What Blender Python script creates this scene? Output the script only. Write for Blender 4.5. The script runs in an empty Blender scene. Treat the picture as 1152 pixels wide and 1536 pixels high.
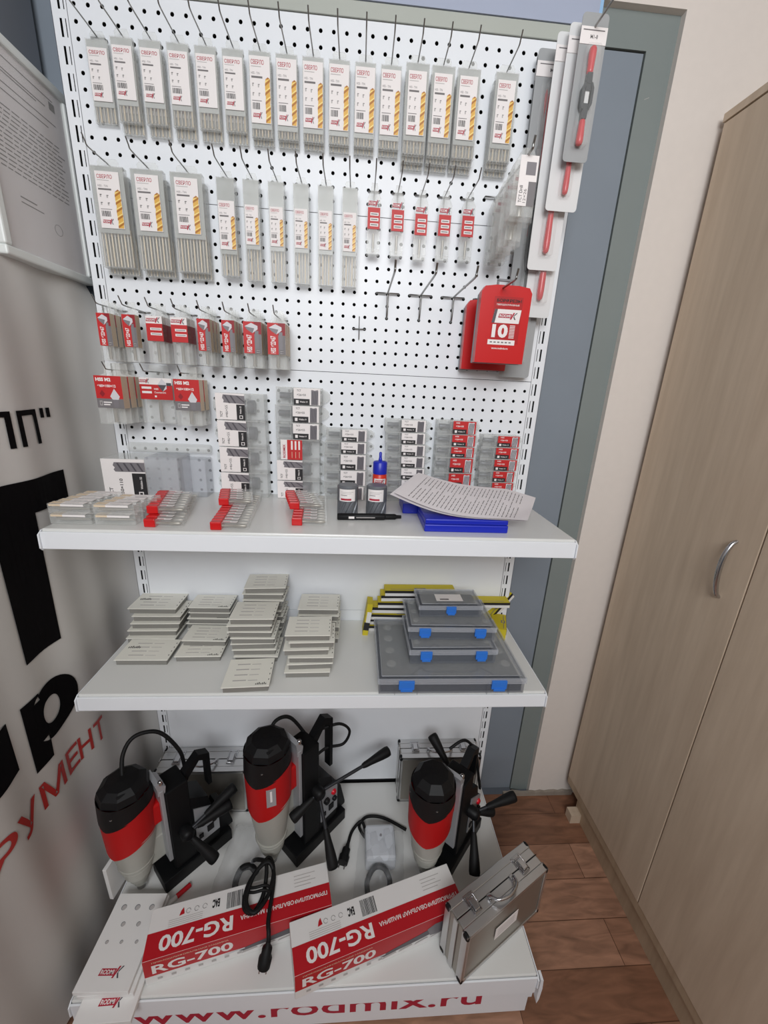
import bpy, bmesh, math, random
from mathutils import Vector, Matrix
S = bpy.context.scene
COL = S.collection
R = random.Random(7)
PI = math.pi
Z0 = 1.80            # height of the lower panel seam above the floor; all objects are lifted by it at the end
P = 0.03125          # hole pitch of the perforated panels

# ------------------------------------------------------------------ camera
cd = bpy.data.cameras.new('camera')
cam = bpy.data.objects.new('camera', cd)
COL.objects.link(cam)
cd.sensor_fit = 'HORIZONTAL'
cd.sensor_width = 36.0
cd.lens = 36.0 * 604.57 / 1152.0
cd.clip_start = 0.02
yaw, pit, rol = 0.0751883, 0.3012854, -0.0478114
_f = Vector((math.sin(yaw) * math.cos(pit), math.cos(yaw) * math.cos(pit), -math.sin(pit)))
_r0 = Vector((math.cos(yaw), -math.sin(yaw), 0))
_d0 = _f.cross(_r0)
_r = _r0 * math.cos(rol) + _d0 * math.sin(rol)
_d = -_r0 * math.sin(rol) + _d0 * math.cos(rol)
cam.matrix_world = Matrix(((_r.x, -_d.x, -_f.x, 0.07985), (_r.y, -_d.y, -_f.y, -1.27288), (_r.z, -_d.z, -_f.z, -0.006), (0, 0, 0, 1)))
S.camera = cam

# ------------------------------------------------------------------ light
w = bpy.data.worlds.new('room_light')
S.world = w
w.use_nodes = True
bg = w.node_tree.nodes['Background']
bg.inputs[0].default_value = (0.78, 0.86, 1.0, 1)
bg.inputs[1].default_value = 0.045


def area(name, loc, target, sx, sy, power, color):
    l = bpy.data.lights.new(name, 'AREA')
    l.shape = 'RECTANGLE'
    l.size, l.size_y, l.energy, l.color = sx, sy, power, color
    o = bpy.data.objects.new(name, l)
    COL.objects.link(o)
    o.location = loc
    o.rotation_euler = (Vector(target) - Vector(loc)).to_track_quat('-Z', 'Y').to_euler()
    return o


area('window_daylight', (-0.1, -3.0, 1.0), (0.15, 0, 0.0), 1.7, 1.0, 69, (0.965, 0.98, 1.0))
area('ceiling_lamp', (0.45, -1.45, 1.25), (0.05, 0.0, 0.1), 1.3, 0.8, 5, (1.0, 0.97, 0.93))
S.view_settings.view_transform = 'Standard'
S.view_settings.look = 'None'
S.view_settings.exposure = 0.0
S.view_settings.gamma = 1.0
S.view_settings.use_curve_mapping = False
S.cycles.transparent_max_bounces = 32
S.cycles.max_bounces = 8

# ------------------------------------------------------------------ materials
MATS = {}


def srgb(c):
    return tuple(((x / 12.92) if x <= 0.04045 else ((x + 0.055) / 1.055) ** 2.4) for x in [v / 255.0 for v in c])


def mat(name, c, rough=0.5, metal=0.0, alpha=1.0, noise=0.0, nscale=20.0, nstretch=(1, 1, 1), bump=0.0, spec=0.5, emit=None):
    m = bpy.data.materials.new(name)
    m.use_nodes = True
    nt = m.node_tree
    b = nt.nodes['Principled BSDF']
    col = srgb(c) + (1,)
    b.inputs['Base Color'].default_value = col
    b.inputs['Roughness'].default_value = rough
    b.inputs['Metallic'].default_value = metal
    b.inputs['Alpha'].default_value = alpha
    b.inputs['Specular IOR Level'].default_value = spec
    if noise > 0 or bump > 0:
        tc = nt.nodes.new('ShaderNodeTexCoord')
        mp = nt.nodes.new('ShaderNodeMapping')
        mp.inputs['Scale'].default_value = nstretch
        n = nt.nodes.new('ShaderNodeTexNoise')
        n.inputs['Scale'].default_value = nscale
        n.inputs['Detail'].default_value = 5
        nt.links.new(tc.outputs['Object'], mp.inputs[0])
        nt.links.new(mp.outputs[0], n.inputs['Vector'])
        if noise > 0:
            mx = nt.nodes.new('ShaderNodeMix')
            mx.data_type = 'RGBA'
            mx.inputs[6].default_value = tuple(max(0, x * (1 - noise)) for x in col[:3]) + (1,)
            mx.inputs[7].default_value = tuple(min(1, x * (1 + noise)) for x in col[:3]) + (1,)
            nt.links.new(n.outputs['Fac'], mx.inputs[0])
            nt.links.new(mx.outputs[2], b.inputs['Base Color'])
        if bump > 0:
            bp = nt.nodes.new('ShaderNodeBump')
            bp.inputs['Strength'].default_value = bump
            bp.inputs['Distance'].default_value = 0.002
            nt.links.new(n.outputs['Fac'], bp.inputs['Height'])
            nt.links.new(bp.outputs[0], b.inputs['Normal'])
    MATS[name] = m
    return m


mat('white_steel', (236, 239, 243), 0.35, noise=0.015, nscale=6)
mat('white_shelf', (222, 222, 219), 0.22, noise=0.015, nscale=6)
mat('cavity_shade', (16, 17, 20), 0.9)  # near-black colour painting the shade inside the rack's holes and slots
mat('grey_rail', (176, 180, 172), 0.5, noise=0.03, nscale=8)
mat('lavender_board', (168, 176, 196), 0.35, noise=0.02)
mat('light_blue_edge', (150, 190, 228), 0.4)
mat('door_grey', (132, 141, 151), 0.55, noise=0.05, nscale=7)
mat('door_frame_grey', (130, 138, 136), 0.5, noise=0.06, nscale=5)
mat('blue_wall', (120, 126, 136), 0.7, noise=0.06, nscale=5)
mat('cream_wall', (225, 216, 208), 0.9, noise=0.03, nscale=40, bump=0.15)
mat('plaster', (150, 140, 128), 0.95, noise=0.25, nscale=30, bump=0.4)
mat('banner_cloth', (204, 202, 199), 0.55, noise=0.03, nscale=3)
mat('banner_black', (9, 7, 9), 0.8, spec=0.1)
mat('banner_red', (176, 46, 42), 0.5)
mat('chrome', (200, 200, 202), 0.22, metal=1.0)
mat('wire_steel', (150, 150, 148), 0.3, metal=1.0)
mat('brushed_alu', (172, 168, 160), 0.42, metal=0.85, noise=0.10, nscale=60, nstretch=(1, 1, 12))
mat('alu_edge', (205, 205, 205), 0.28, metal=0.9)
mat('clear', (236, 238, 236), 0.12, alpha=0.13, spec=0.5)
mat('clear_frost', (232, 234, 231), 0.2, alpha=0.27)
mat('clear_thick', (206, 210, 218), 0.16, alpha=0.34)
mat('clear_smoke', (138, 143, 152), 0.15, alpha=0.24)
mat('frosted_card', (206, 208, 204), 0.4, alpha=0.62)
mat('bag_film', (215, 218, 222), 0.12, alpha=0.16, bump=0.9, nscale=22)
mat('label_white', (240, 234, 232), 0.6)
mat('paper', (225, 220, 222), 0.8, noise=0.01)
mat('ink_grey', (120, 116, 116), 0.7)
mat('ink_light', (185, 180, 178), 0.7)
mat('ink_black', (34, 32, 34), 0.6)
mat('ink_red', (176, 30, 56), 0.6)
mat('pack_red', (196, 34, 36), 0.5)
mat('pack_red_dark', (146, 22, 34), 0.5)
mat('pack_grey', (120, 116, 118), 0.5)
mat('print_gold', (226, 176, 78), 0.4)
mat('print_gold_dark', (176, 112, 40), 0.4)
mat('print_gold_light', (247, 222, 140), 0.4)
mat('print_steel', (126, 122, 126), 0.4)
mat('print_steel_dark', (84, 80, 86), 0.4)
mat('print_steel_light', (214, 212, 216), 0.4)
mat('drill_steel', (168, 162, 152), 0.35, metal=0.5)
mat('drill_gold', (196, 180, 154), 0.35, metal=0.4)
mat('plastic_red', (202, 24, 26), 0.32)
mat('plastic_red_deep', (178, 20, 24), 0.35)
mat('plastic_grey', (128, 130, 134), 0.4)
mat('motor_red', (184, 16, 18), 0.5, spec=0.3)
mat('black_plastic', (16, 16, 18), 0.5, spec=0.3)
mat('black_rubber', (15, 15, 16), 0.6, spec=0.3)
mat('cast_grey', (178, 178, 170), 0.45, metal=0.1, noise=0.05, nscale=30)
mat('machine_black', (12, 13, 15), 0.5, spec=0.25)
mat('plate_silver', (176, 178, 182), 0.4, metal=0.4)
mat('lamp_red', (214, 20, 40), 0.3)
mat('blue_plastic', (22, 40, 178), 0.35)
mat('latch_blue', (50, 120, 214), 0.3)
mat('box_white', (232, 230, 228), 0.55)
mat('box_red', (186, 22, 34), 0.45)
mat('yellow_card', (206, 188, 40), 0.6)
mat('foam_dark', (50, 53, 60), 0.9, noise=0.3, nscale=60)
mat('cutter_dark', (112, 115, 120), 0.4, metal=0.25, noise=0.1, nscale=40)
mat('gold_tone', (224, 204, 178), 0.5)
mat('milky', (206, 210, 216), 0.35)
mat('case_white', (236, 234, 224), 0.5, noise=0.02)
mat('case_side', (150, 148, 142), 0.3, alpha=0.75)
mat('glue_red', (214, 52, 30), 0.35)
mat('frame_white', (226, 230, 228), 0.4)
mat('grip_red', (208, 36, 46), 0.25)
mat('wrench_dark', (60, 62, 66), 0.4, metal=0.6)
mat('card_grey', (160, 162, 163), 0.45)
mat('card_light', (222, 222, 222), 0.45)


def wood_mat(name, c1, c2, stretch, scale, rough=0.5):
    m = bpy.data.materials.new(name)
    m.use_nodes = True
    nt = m.node_tree
    b = nt.nodes['Principled BSDF']
    tc = nt.nodes.new('ShaderNodeTexCoord')
    mp = nt.nodes.new('ShaderNodeMapping')
    mp.inputs['Scale'].default_value = stretch
    n = nt.nodes.new('ShaderNodeTexNoise')
    n.inputs['Scale'].default_value = scale
    n.inputs['Detail'].default_value = 8
    n.inputs['Roughness'].default_value = 0.6
    r = nt.nodes.new('ShaderNodeValToRGB')
    r.color_ramp.elements[0].position = 0.3
    r.color_ramp.elements[0].color = srgb(c1) + (1,)
    r.color_ramp.elements[1].position = 0.7
    r.color_ramp.elements[1].color = srgb(c2) + (1,)
    nt.links.new(tc.outputs['Object'], mp.inputs[0])
    nt.links.new(mp.outputs[0], n.inputs['Vector'])
    nt.links.new(n.outputs['Fac'], r.inputs[0])
    nt.links.new(r.outputs[0], b.inputs['Base Color'])
    b.inputs['Roughness'].default_value = rough
    MATS[name] = m
    return m


wood_mat('oak_front', (196, 175, 152), (214, 194, 171), (6, 6, 0.5), 5, 0.5)
wood_mat('oak_edge', (168, 146, 121), (190, 168, 142), (6, 6, 0.5), 5, 0.5)


def floor_mat():
    m = bpy.data.materials.new('laminate_floor')
    m.use_nodes = True
    nt = m.node_tree
    b = nt.nodes['Principled BSDF']
    tc = nt.nodes.new('ShaderNodeTexCoord')
    br = nt.nodes.new('ShaderNodeTexBrick')
    br.offset = 0.37
    br.inputs['Scale'].default_value = 1.0
    br.inputs['Brick Width'].default_value = 0.62
    br.inputs['Row Height'].default_value = 0.125
    br.inputs['Mortar Size'].default_value = 0.0012
    br.inputs['Color1'].default_value = srgb((128, 88, 66)) + (1,)
    br.inputs['Color2'].default_value = srgb((168, 126, 102)) + (1,)
    br.inputs['Mortar'].default_value = srgb((84, 54, 38)) + (1,)
    br.inputs['Bias'].default_value = 0.0
    mp = nt.nodes.new('ShaderNodeMapping')
    mp.inputs['Scale'].default_value = (2.0, 9, 1)
    n = nt.nodes.new('ShaderNodeTexNoise')
    n.inputs['Scale'].default_value = 3.5
    n.inputs['Detail'].default_value = 7
    n.inputs['Distortion'].default_value = 1.2
    mx = nt.nodes.new('ShaderNodeMix')
    mx.data_type = 'RGBA'
    mx.blend_type = 'OVERLAY'
    mx.inputs[0].default_value = 0.75
    nt.links.new(tc.outputs['Object'], br.inputs['Vector'])
    nt.links.new(tc.outputs['Object'], mp.inputs[0])
    nt.links.new(mp.outputs[0], n.inputs['Vector'])
    nt.links.new(br.outputs['Color'], mx.inputs[6])
    nt.links.new(n.outputs['Fac'], mx.inputs[7])
    nt.links.new(mx.outputs[2], b.inputs['Base Color'])
    b.inputs['Roughness'].default_value = 0.42
    MATS['floor'] = m


floor_mat()

# ------------------------------------------------------------------ mesh builder
_txt = {}


def text_geo(s, bold=0.0):
    k = (s, bold)
    if k in _txt:
        return _txt[k]
    c = bpy.data.curves.new('t', 'FONT')
    c.body = s
    c.size = 1.0
    c.offset = bold
    c.resolution_u = 3
    o = bpy.data.objects.new('t', c)
    COL.objects.link(o)
    dg = bpy.context.evaluated_depsgraph_get()
    me = bpy.data.meshes.new_from_object(o.evaluated_get(dg))
    vs = [(v.co.x, v.co.y) for v in me.vertices]
    fs = [tuple(p.vertices) for p in me.polygons]
    bpy.data.objects.remove(o)
    bpy.data.curves.remove(c)
    bpy.data.meshes.remove(me)
    if vs:
        x0, x1 = min(v[0] for v in vs), max(v[0] for v in vs)
        y0, y1 = min(v[1] for v in vs), max(v[1] for v in vs)
        vs = [((x - x0) / (x1 - x0), (y - y0) / (y1 - y0)) for x, y in vs]
        asp = (x1 - x0) / (y1 - y0)
    else:
        asp = 1
    _txt[k] = (vs, fs, asp)
    return _txt[k]


class MB:
    def __init__(s):
        s.v, s.f, s.m, s.sm, s.names = [], [], [], [], []
        s.T = Matrix.Identity(4)

    def mi(s, m):
        if m not in s.names:
            s.names.append(m)
        return s.names.index(m)

    def add(s, vs, fs, m, smooth=False):
        b = len(s.v)
        s.v += [s.T @ Vector(v) for v in vs]
        k = s.mi(m)
        for f in fs:
            s.f.append([b + i for i in f])
            s.m.append(k)
            s.sm.append(smooth)
        return s

    def box(s, x0, x1, y0, y1, z0, z1, m, bev=0.0):
        if bev <= 0:
            vs = [(x, y, z) for x in (x0, x1) for y in (y0, y1) for z in (z0, z1)]
            return s.add(vs, [(0, 1, 3, 2), (4, 6, 7, 5), (0, 4, 5, 1), (2, 3, 7, 6), (0, 2, 6, 4), (1, 5, 7, 3)], m)
        bm = bmesh.new()
        bmesh.ops.create_cube(bm, size=1)
        for v in bm.verts:
            v.co = Vector(((x0 + x1) / 2 + v.co.x * (x1 - x0), (y0 + y1) / 2 + v.co.y * (y1 - y0), (z0 + z1) / 2 + v.co.z * (z1 - z0)))
        bmesh.ops.bevel(bm, geom=bm.edges[:], offset=min(bev, abs(x1 - x0) * .49, abs(y1 - y0) * .49, abs(z1 - z0) * .49), segments=2, affect='EDGES', profile=0.5)
        bm.verts.ensure_lookup_table()
        vs = [tuple(v.co) for v in bm.verts]
        fs = [[v.index for v in f.verts] for f in bm.faces]
        bm.free()
        return s.add(vs, fs, m)

    def prism(s, poly, y0, y1, m, smooth=False):      # polygon in x,z extruded along y
        n = len(poly)
        vs = [(x, y0, z) for x, z in poly] + [(x, y1, z) for x, z in poly]
        fs = [tuple(range(n)), tuple(range(2 * n - 1, n - 1, -1))]
        s.add(vs, fs, m)
        s.add(vs, [(i, n + i, n + (i + 1) % n, (i + 1) % n) for i in range(n)], m, smooth)
        return s

    def flat(s, poly, y, m):                            # printed shape on a face looking towards -y
        return s.add([(x, y, z) for x, z in poly], [tuple(range(len(poly)))], m)

    def rect(s, x0, x1, z0, z1, y, m):
        return s.flat([(x0, z0), (x1, z0), (x1, z1), (x0, z1)], y, m)

    def text(s, t, x0, x1, z0, z1, y, m, bold=0.0, rot=False, shear=0.0, flip=False, ms=None):
        vs, fs, a = text_geo(t, bold)
        out = []
        for u, v in vs:
            if flip:
                u, v = 1 - u, 1 - v
            if rot:                                     # reads bottom to top
                out.append((x1 - (x1 - x0) * v, y, z0 + (z1 - z0) * u))
            else:
                out.append((x0 + (x1 - x0) * u + shear * v * (z1 - z0), y, z0 + (z1 - z0) * v))
        return s.add(out, fs, m)

    def tube(s, pts, r, m, n=8, smooth=True, closed=False):
        pts = [Vector(p) for p in pts]
        rs = r if isinstance(r, (list, tuple)) else [r] * len(pts)
        vs, fs = [], []
        up = None
        for i, p in enumerate(pts):
            t = (pts[min(i + 1, len(pts) - 1)] - pts[max(i - 1, 0)]).normalized()
            if up is None:
                up = Vector((0, 0, 1)) if abs(t.z) < 0.9 else Vector((1, 0, 0))
            a = t.cross(up)
            if a.length < 1e-6:
                a = t.orthogonal()
            a.normalize()
            b = a.cross(t).normalized()
            up = b
            for k in range(n):
                an = 2 * PI * k / n
                vs.append(p + a * math.cos(an) * rs[i] + b * math.sin(an) * rs[i])
        for i in range(len(pts) - 1):
            for k in range(n):
                fs.append((i * n + k, i * n + (k + 1) % n, (i + 1) * n + (k + 1) % n, (i + 1) * n + k))
        s.add(vs, fs, m, smooth)
        s.add(vs[:n], [tuple(range(n))], m)
        s.add(vs[-n:], [tuple(range(n))[::-1]], m)
        return s

    def lathe(s, prof, m, n=24, c=(0, 0, 0), smooth=True):
        vs, fs = [], []
        for r, z in prof:
            for k in range(n):
                a = 2 * PI * k / n
                vs.append((c[0] + r * math.cos(a), c[1] + r * math.sin(a), c[2] + z))
        for i in range(len(prof) - 1):
            for k in range(n):
                fs.append((i * n + k, i * n + (k + 1) % n, (i + 1) * n + (k + 1) % n, (i + 1) * n + k))
        s.add(vs, fs, m, smooth)
        s.add(vs[:n], [tuple(range(n))[::-1]], m)
        s.add(vs[-n:], [tuple(range(n))], m)
        return s

    def mesh(s, name):
        me = bpy.data.meshes.new(name)
        me.from_pydata([tuple(v) for v in s.v], [], s.f)
        for nme in s.names:
            me.materials.append(MATS[nme])
        me.polygons.foreach_set('material_index', s.m)
        me.polygons.foreach_set('use_smooth', s.sm)
        me.update()
        return me

    def build(s, name, parent=None, label=None):
        o = bpy.data.objects.new(name, s.mesh(name))
        COL.objects.link(o)
        if parent:
            o.parent = parent
        if label:
            o['label'] = label
        return o


def spl(pts, k=6):
    pts = [Vector(p) for p in pts]
    out = []
    for i in range(len(pts) - 1):
        p0, p1, p2, p3 = pts[max(i - 1, 0)], pts[i], pts[i + 1], pts[min(i + 2, len(pts) - 1)]
        for j in range(k):
            t = j / k
            out.append(0.5 * ((2 * p1) + (p2 - p0) * t + (2 * p0 - 5 * p1 + 4 * p2 - p3) * t * t + (3 * p1 - p0 - 3 * p2 + p3) * t ** 3))
    out.append(pts[-1])
    return out


def tag(o, label=None, cat=None, group=None, kind=None):
    if label:
        o['label'] = label
    if cat:
        o['category'] = cat
    if group:
        o['group'] = group
    if kind:
        o['kind'] = kind
    return o


def thing(name, label, cat, loc=(0, 0, 0), rz=0.0, group=None):
    o = bpy.data.objects.new(name, None)
    o.empty_display_size = 0.02
    COL.objects.link(o)
    o.location = loc
    o.rotation_euler = (0, 0, rz)
    return tag(o, label, cat, group)


def struct(o):
    o['kind'] = 'structure'
    return o


KIDS = {}


def dup(root, loc, label, rz=None, group=None, rot=None):
    r = root.copy()
    COL.objects.link(r)
    r.location = loc
    if rz is not None:
        r.rotation_euler = (0, 0, rz)
    if rot is not None:
        r.rotation_euler = rot
    r['label'] = label
    if group:
        r['group'] = group
    for ch in list(root.children):
        c = ch.copy()
        COL.objects.link(c)
        c.parent = r
        for g in ch.children:
            d = g.copy()
            COL.objects.link(d)
            d.parent = c
    return r


class Proto:
    """first placing moves the built thing itself, later ones copy it"""
    def __init__(s, root):
        s.root, s.used = root, False

    def at(s, loc, label, rz=0.0, group=None, rot=None):
        if not s.used:
            s.used = True
            s.root.location = loc
            s.root.rotation_euler = rot if rot is not None else (0, 0, rz)
            s.root['label'] = label
            if group:
                s.root['group'] = group
            return s.root
        return dup(s.root, loc, label, rz, group, rot)


ORD = ['first', 'second', 'third', 'fourth', 'fifth', 'sixth', 'seventh', 'eighth', 'ninth', 'tenth', 'eleventh', 'twelfth', 'thirteenth', 'fourteenth', 'fifteenth', 'sixteenth']
FZ = -1.80
WY = 0.095

# ------------------------------------------------------------------ room
struct(MB().box(-1.2, 2.2, -3.6, WY, FZ - 0.05, FZ, 'floor').build('floor'))
m = MB()
m.box(0.925, 2.2, WY, WY + 0.12, FZ, 1.6, 'cream_wall').box(-1.2, 0.925, WY, WY + 0.12, 0.985, 1.6, 'cream_wall')
m.box(-1.2, -0.80, WY, WY + 0.12, FZ, 0.985, 'cream_wall')
struct(m.build('wall_back'))
struct(MB().box(-1.0, -0.745, -3.6, WY, FZ, 1.6, 'blue_wall').build('wall_left'))
struct(MB().box(1.55, 1.7, -3.6, WY, FZ, 1.6, 'cream_wall').build('wall_right'))
# broken plaster strip along the foot of the back wall
m = MB()
xs = [0.80 + i * 0.022 for i in range(16)]
m.prism([(x, FZ) for x in xs] + [(x, FZ + 0.018 + 0.012 * R.random()) for x in reversed(xs)], WY - 0.012, WY - 0.0005, 'plaster')
struct(m.build('trim_1'))
# painted metal door with frame behind the rack
m = MB()
m.box(-0.80, 0.925, WY + 0.055, WY + 0.10, FZ, 0.985, 'door_frame_grey')
m.box(0.845, 0.925, WY + 0.02, WY + 0.056, FZ, 0.985, 'door_frame_grey')
m.box(-0.80, 0.845, WY + 0.02, WY + 0.056, 0.905, 0.985, 'door_frame_grey')
struct(m.build('door_1'))
m = MB()
m.box(-0.78, 0.841, WY + 0.024, WY + 0.052, FZ + 0.012, 0.901, 'door_grey')
lf = m.build('door_leaf', bpy.data.objects['door_1'])
m = MB()
m.T = Matrix.Translation((0.865, WY + 0.0195, 0.80)) @ Matrix.Rotation(-0.4, 4, 'Y')
m.rect(0, 0.014, 0, 0.0012, 0, 'ink_light')
m.build('scratch', bpy.data.objects['door_1'])

# ------------------------------------------------------------------ wardrobe at the right
wd = thing('wardrobe', 'tall light oak wardrobe with flat doors standing on the right', 'wardrobe', (0, 0, 0))
X = 1.08
MB().box(X + 0.016, 1.54, -1.9, 0.066, -1.69, 0.742, 'oak_edge').build('body', wd)
MB().box(X - 0.002, 1.54, -1.9, 0.07, 0.742, 0.762, 'oak_front').build('top_board', wd)
MB().box(X + 0.05, 1.5, -1.88, 0.02, FZ, -1.69, 'black_plastic').box(X + 0.02, X + 0.05, -1.9, 0.0, FZ, -1.69, 'oak_edge').build('plinth', wd)
MB().box(X + 0.002, X + 0.018, -1.9, 0.066, -1.692, -1.655, 'oak_edge').build('bottom_rail', wd)
for y0, y1 in ((-0.408, 0.066), (-0.886, -0.412), (-1.36, -0.89), (-1.84, -1.364)):
    d = MB().box(X, X + 0.016, y0, y1, -1.655, 0.738, 'oak_front', 0.0015).build('door', wd)
    if y0 == -0.408:
        pts = spl([(X, -0.347, -0.350), (X - 0.014, -0.347, -0.362), (X - 0.024, -0.347, -0.395), (X - 0.026, -0.347, -0.433), (X - 0.022, -0.347, -0.47), (X - 0.012, -0.347, -0.503), (X, -0.347, -0.514)], 5)
        h = MB()
        h.T = Matrix.Translation((0, 0, 0))
        h.tube(pts, [0.0045 + 0.0025 * math.sin(PI * i / (len(pts) - 1)) for i in range(len(pts))], 'chrome', 10)
        h.build('handle', d, 'curved satin metal handle')
m = MB().box(1.055, 1.14, -0.045, -0.005, FZ, FZ + 0.045, 'oak_front')
tag(m.build('wood_block'), 'small light wood block on the floor at the wardrobe foot', 'block')

# ------------------------------------------------------------------ banner on the left wall
BX = -0.70


def bw(y, z):
    k = max(0.0, (y - 0.0) / 0.08)
    return BX - 0.10 * max(0.0, z - 0.12) + 0.006 * math.sin(y * 17 + z * 1.3) + 0.004 * math.sin(y * 41 + 1.0 + z * 2) + 0.050 * k * k * min(1.0, max(0.0, (0.20 - z) / 0.08))


bn = thing('wall_banner', 'large white vinyl banner with black and red Cyrillic letters on left wall', 'banner', (0, 0, 0))
m = MB()
ys = [-1.6 + 1.68 * i / 90 for i in range(91)]
zs = [FZ + 0.03 + (0.30 - FZ - 0.03) * i / 30 for i in range(31)]
vs = [(bw(y, z), y, z) for z in zs for y in ys]
n = len(ys)
fs = [(i * n + j, i * n + j + 1, (i + 1) * n + j + 1, (i + 1) * n + j) for i in range(30) for j in range(n - 1)]
m.add(vs, fs, 'banner_cloth', True)
vs2 = [(x - 0.0015, y, z) for x, y, z in vs]
m.add(vs2, [f[::-1] for f in fs], 'banner_cloth', True)
m.build('cloth', bn)


def banner_shape(name, verts, faces, matn, label=None):
    bm = bmesh.new()
    vv = [bm.verts.new((0, y, z)) for y, z in verts]
    for f in faces:
        try:
            bm.faces.new([vv[i] for i in f])
        except ValueError:
            pass
    y0 = min(v[0] for v in verts)
    y1 = max(v[0] for v in verts)
    yy = math.floor(y0 / 0.015) * 0.015
    while yy < y1:
        bmesh.ops.bisect_plane(bm, geom=bm.verts[:] + bm.edges[:] + bm.faces[:], plane_co=(0, yy, 0), plane_no=(0, 1, 0))
        yy += 0.015
    bm.verts.ensure_lookup_table()
    bm.verts.index_update()
    mm = MB()
    mm.add([(bw(v.co.y, v.co.z) + 0.0025, v.co.y, v.co.z) for v in bm.verts], [[v.index for v in f.verts] for f in bm.faces], matn)
    bm.free()
    return mm.build(name, bn, label)


def btext(name, t, y0, y1, z0, z1, matn, bold=0.0, label=None):
    vs, fs, a = text_geo(t, bold)
    return banner_shape(name, [(y0 + (y1 - y0) * u, z0 + (z1 - z0) * v) for u, v in vs], fs, matn, label)


def brects(name, rects, matn, label=None):
    vs, fs = [], []
    for y0, y1, z0, z1 in rects:
        b = len(vs)
        vs += [(y0, z0), (y1, z0), (y1, z1), (y0, z1)]
        fs.append((b, b + 1, b + 2, b + 3))
    return banner_shape(name, vs, fs, matn, label)


for a, b in ((-0.290, -0.220), (-0.375, -0.305), (-0.46, -0.39)):
    brects('letter', [(a, a + 0.014, -0.178, -0.096), (b - 0.014, b, -0.178, -0.096), (a + 0.014, b - 0.014, -0.108, -0.096)], 'banner_black', 'black letter')
for a in (-0.205, -0.185):
    brects('quotation_mark', [(a, a + 0.012, -0.118, -0.095)], 'banner_black')
brects('letter', [(-0.535, -0.165, -0.335, -0.255), (-0.406, -0.295, -0.687, -0.335)], 'banner_black', 'huge black letter T')
btext('letter', 'р', -0.449, -0.277, -0.978, -0.776, 'banner_black', 0.05, 'big black Cyrillic letter er')
btext('letter', 'и', -0.70, -0.49, -0.915, -0.778, 'banner_black', 0.05, 'big black Cyrillic letter i')
for t, a, b in (('И', -1.07, -0.99), ('Н', -0.97, -0.90), ('С', -0.88, -0.80), ('Т', -0.79, -0.72), ('Р', -0.625, -0.548), ('У', -0.541, -0.469), ('М', -0.455, -0.372), ('Е', -0.358, -0.312), ('Н', -0.309, -0.265), ('Т', -0.256, -0.214)):
    if t != 'Т' or a > -0.5:
        btext('red_letter', t, a, b, -1.095, -1.018, 'banner_red', 0.015, 'red Cyrillic letter')

# framed certificate
fr = thing('framed_certificate', 'white framed printed certificate hanging above the banner on left wall', 'picture frame', (0, 0, 0))
m = MB()
fx0, fx1, fy0, fy1, fz0, fz1 = -0.744, -0.688, -0.218, 0.088, 0.233, 0.668
for a, b, c, d in ((fy0, fy1, fz0, fz0 + 0.02), (fy0, fy1, fz1 - 0.02, fz1), (fy0, fy0 + 0.02, fz0 + 0.02, fz1 - 0.02), (fy1 - 0.02, fy1, fz0 + 0.02, fz1 - 0.02)):
    m.box(fx0, fx1, a, b, c, d, 'frame_white', 0.004)
m.build('frame', fr)
m = MB().box(fx1 - 0.012, fx1 - 0.009, fy0 + 0.02, fy1 - 0.02, fz0 + 0.02, fz1 - 0.02, 'paper')
m.T = Matrix.Translation((fx1 - 0.0086, (fy0 + fy1) / 2, fz0)) @ Matrix.Rotation(PI / 2, 4, 'Z')
for k, zc in enumerate([0.395, 0.372, 0.366, 0.345, 0.33]):
    m.rect(-0.10 + 0.03 * (k % 2), 0.10 - 0.03 * (k % 3), zc, zc + 0.0025, 0, 'ink_grey')
m.rect(-0.11, -0.09, 0.375, 0.395, 0, 'ink_grey').rect(0.085, 0.105, 0.375, 0.392, 0, 'ink_grey')
for k in range(14):
    zc = 0.30 - k * 0.0092
    x = -0.11
    while x < 0.10:
        w_ = R.uniform(0.012, 0.03)
        m.rect(x, min(x + w_, 0.115), zc, zc + 0.0028, 0, 'ink_grey')
        x += w_ + 0.004
m.rect(-0.07, -0.02, 0.135, 0.138, 0, 'ink_grey').rect(-0.07, 0.0, 0.125, 0.1275, 0, 'ink_grey')
m.tube([(0.045 + 0.014 * math.cos(a / 3), 0, 0.105 + 0.012 * math.sin(a / 3)) for a in range(20)], 0.0005, 'ink_grey', 4)
m.T = Matrix.Identity(4)
m.build('certificate_sheet', fr)
MB().box(fx1 - 0.006, fx1 - 0.005, fy0 + 0.018, fy1 - 0.018, fz0 + 0.018, fz1 - 0.018, 'clear').build('glass', fr)

# ------------------------------------------------------------------ shelving rack
rack = thing('shelving_rack', 'white steel retail shelving rack with perforated back and three shelves', 'shelving rack', (0, 0, FZ))


def RP(mb, name, parent=None, label=None):             # parts of the rack are written in scene coordinates
    mb.v = [v - Vector((0, 0, FZ)) for v in mb.v]
    return mb.build(name, parent or rack, label)


HN = 10
hole = [(math.cos(2 * PI * k / HN), math.sin(2 * PI * k / HN)) for k in range(HN)]


def sq(x, z):
    s_ = max(abs(x), abs(z))
    return x / s_, z / s_


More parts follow.
